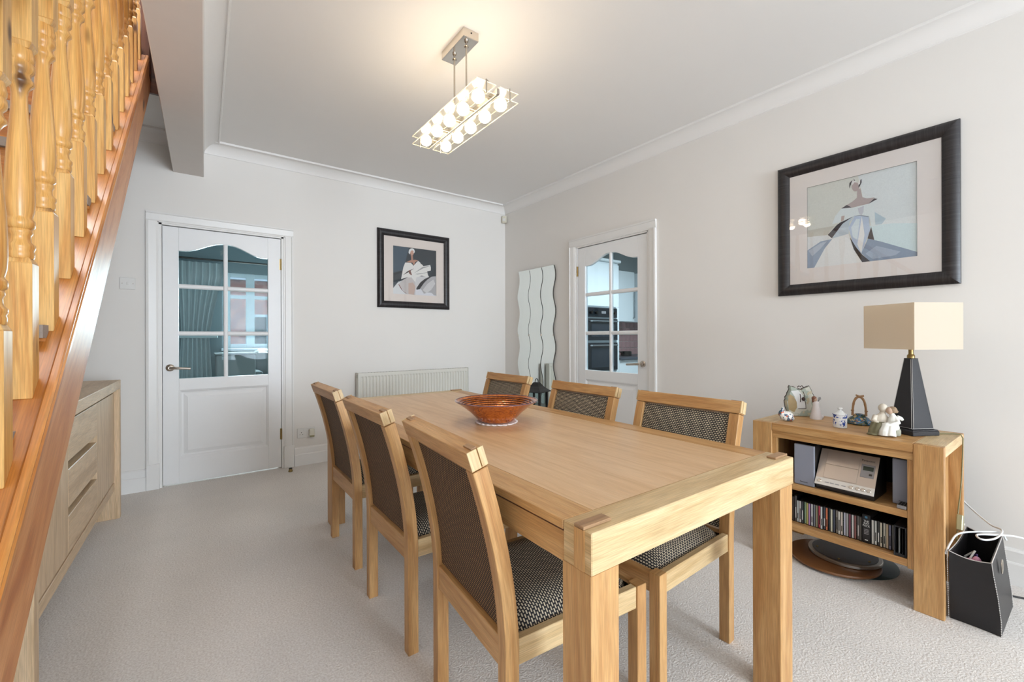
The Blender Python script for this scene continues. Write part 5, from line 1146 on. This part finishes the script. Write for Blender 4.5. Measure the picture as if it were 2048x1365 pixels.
for i, (x, y_, a) in enumerate(((-2.66, 2.36, .3), (-2.47, 2.34, -.4))):
    P_ = thing('paper_sheet', (x, y_, .9405), ['white papers on the left of the grey cabinet beyond the door', 'white papers on the right of the grey cabinet beyond the door'][i], 'paper', rz=a)
    for k in range(3): MB().box(-.09+.01*k, .09+.01*k, -.06, .06, .0005+.002*k, .0022+.002*k).build('sheet', 'paper', P_)
T = thing('armchair', (-2.05, 2.75, 0), 'dark grey armchair with white throw beyond the glazed door', 'armchair')
B(-2.30, -1.70, 2.5, 3.1, .12, .45).build('seat', 'grey_fabric', T, off=W(T), bevel=.05, seg=3, smooth=True); B(-2.30, -1.70, 2.95, 3.15, .45, .95).build('backrest', 'grey_fabric', T, off=W(T), bevel=.05, seg=3, smooth=True)
for a in (-2.34, -1.70): B(a, a+.1, 2.5, 3.1, .12, .68).build('arm', 'grey_fabric', T, off=W(T), bevel=.03, seg=3, smooth=True)
for x in (-2.28, -1.72):
    for y_ in (2.55, 3.05): MB().tube([(x, y_, 0), (x, y_, .12)], .02, 10).build('foot', 'dark_metal', T, off=W(T))
q = MB(); q.grid(lambda i, j: (-2.25+.4*i/10, 2.93+.24*j/10+(.0), .965-.0+.004*math.sin(i*1.3)-(.10*abs(j-5)/5)**1.3), 11, 11); q.build('throw', 'paper', T, off=W(T), smooth=True)
# brick house set beyond the stand-in window for the reflection
T = thing('brick_house', (-1.5, 9.2, -.3), 'red brick house standing in for its reflection in the glazed door', 'house')
hs = lambda mb, n, m, **k: mb.build(n, m, T, off=W(T), **k)
hs(B(-5.5, 3.0, 9.0, 9.4, -.3, 2.75), 'wall', 'brick_face'); hs(MB().hexa([(-5.9, 8.7, 2.75), (3.4, 8.7, 2.75), (3.4, 11, 2.75), (-5.9, 11, 2.75), (-4.6, 10.4, 3.7), (2.2, 10.4, 3.7), (2.2, 11, 3.7), (-4.6, 11, 3.7)]), 'roof', 'roof_slate'); hs(B(-5.7, 3.2, 8.75, 8.9, 2.62, 2.76), 'gutter', 'upvc')
for a, b in ((-3.4, -2.5), (-1.9, -.9), (.2, 1.2)):
    f = hs(B(a, b, 8.94, 9.02, .8, 1.75), 'window', 'upvc'); B(a+.07, (a+b)/2-.03, 8.93, 8.939, .87, 1.68).build('pane', 'dark_glass', f, off=W(T)); B((a+b)/2+.03, b-.07, 8.93, 8.939, .87, 1.68).build('pane', 'dark_glass', f, off=W(T))
o = struct('ground', MB().box(-30, 30, 3.5, 40, -.4, -.3), 'roof_slate')
# window behind the camera (its daylight is set up at the top)
T = thing('window_2', (-1.75, YF, .45), 'wide white window in the front wall', kind='structure')
for a, b, c, d in ((-2.40, -2.34, .45, 2.5), (-1.48, -1.42, .51, 2.44), (-.56, -.50, .45, 2.5), (-2.34, -.56, .45, .51), (-2.34, -.56, 2.44, 2.5)): B(a, b, YF-.08, YF-.02, c, d).build('frame_bar', 'upvc', T, off=W(T))
for a, b in ((-2.34, -1.48), (-1.42, -.56)): B(a, b, YF-.052, YF-.048, .51, 2.44).build('pane', 'window_glass', T, off=W(T))
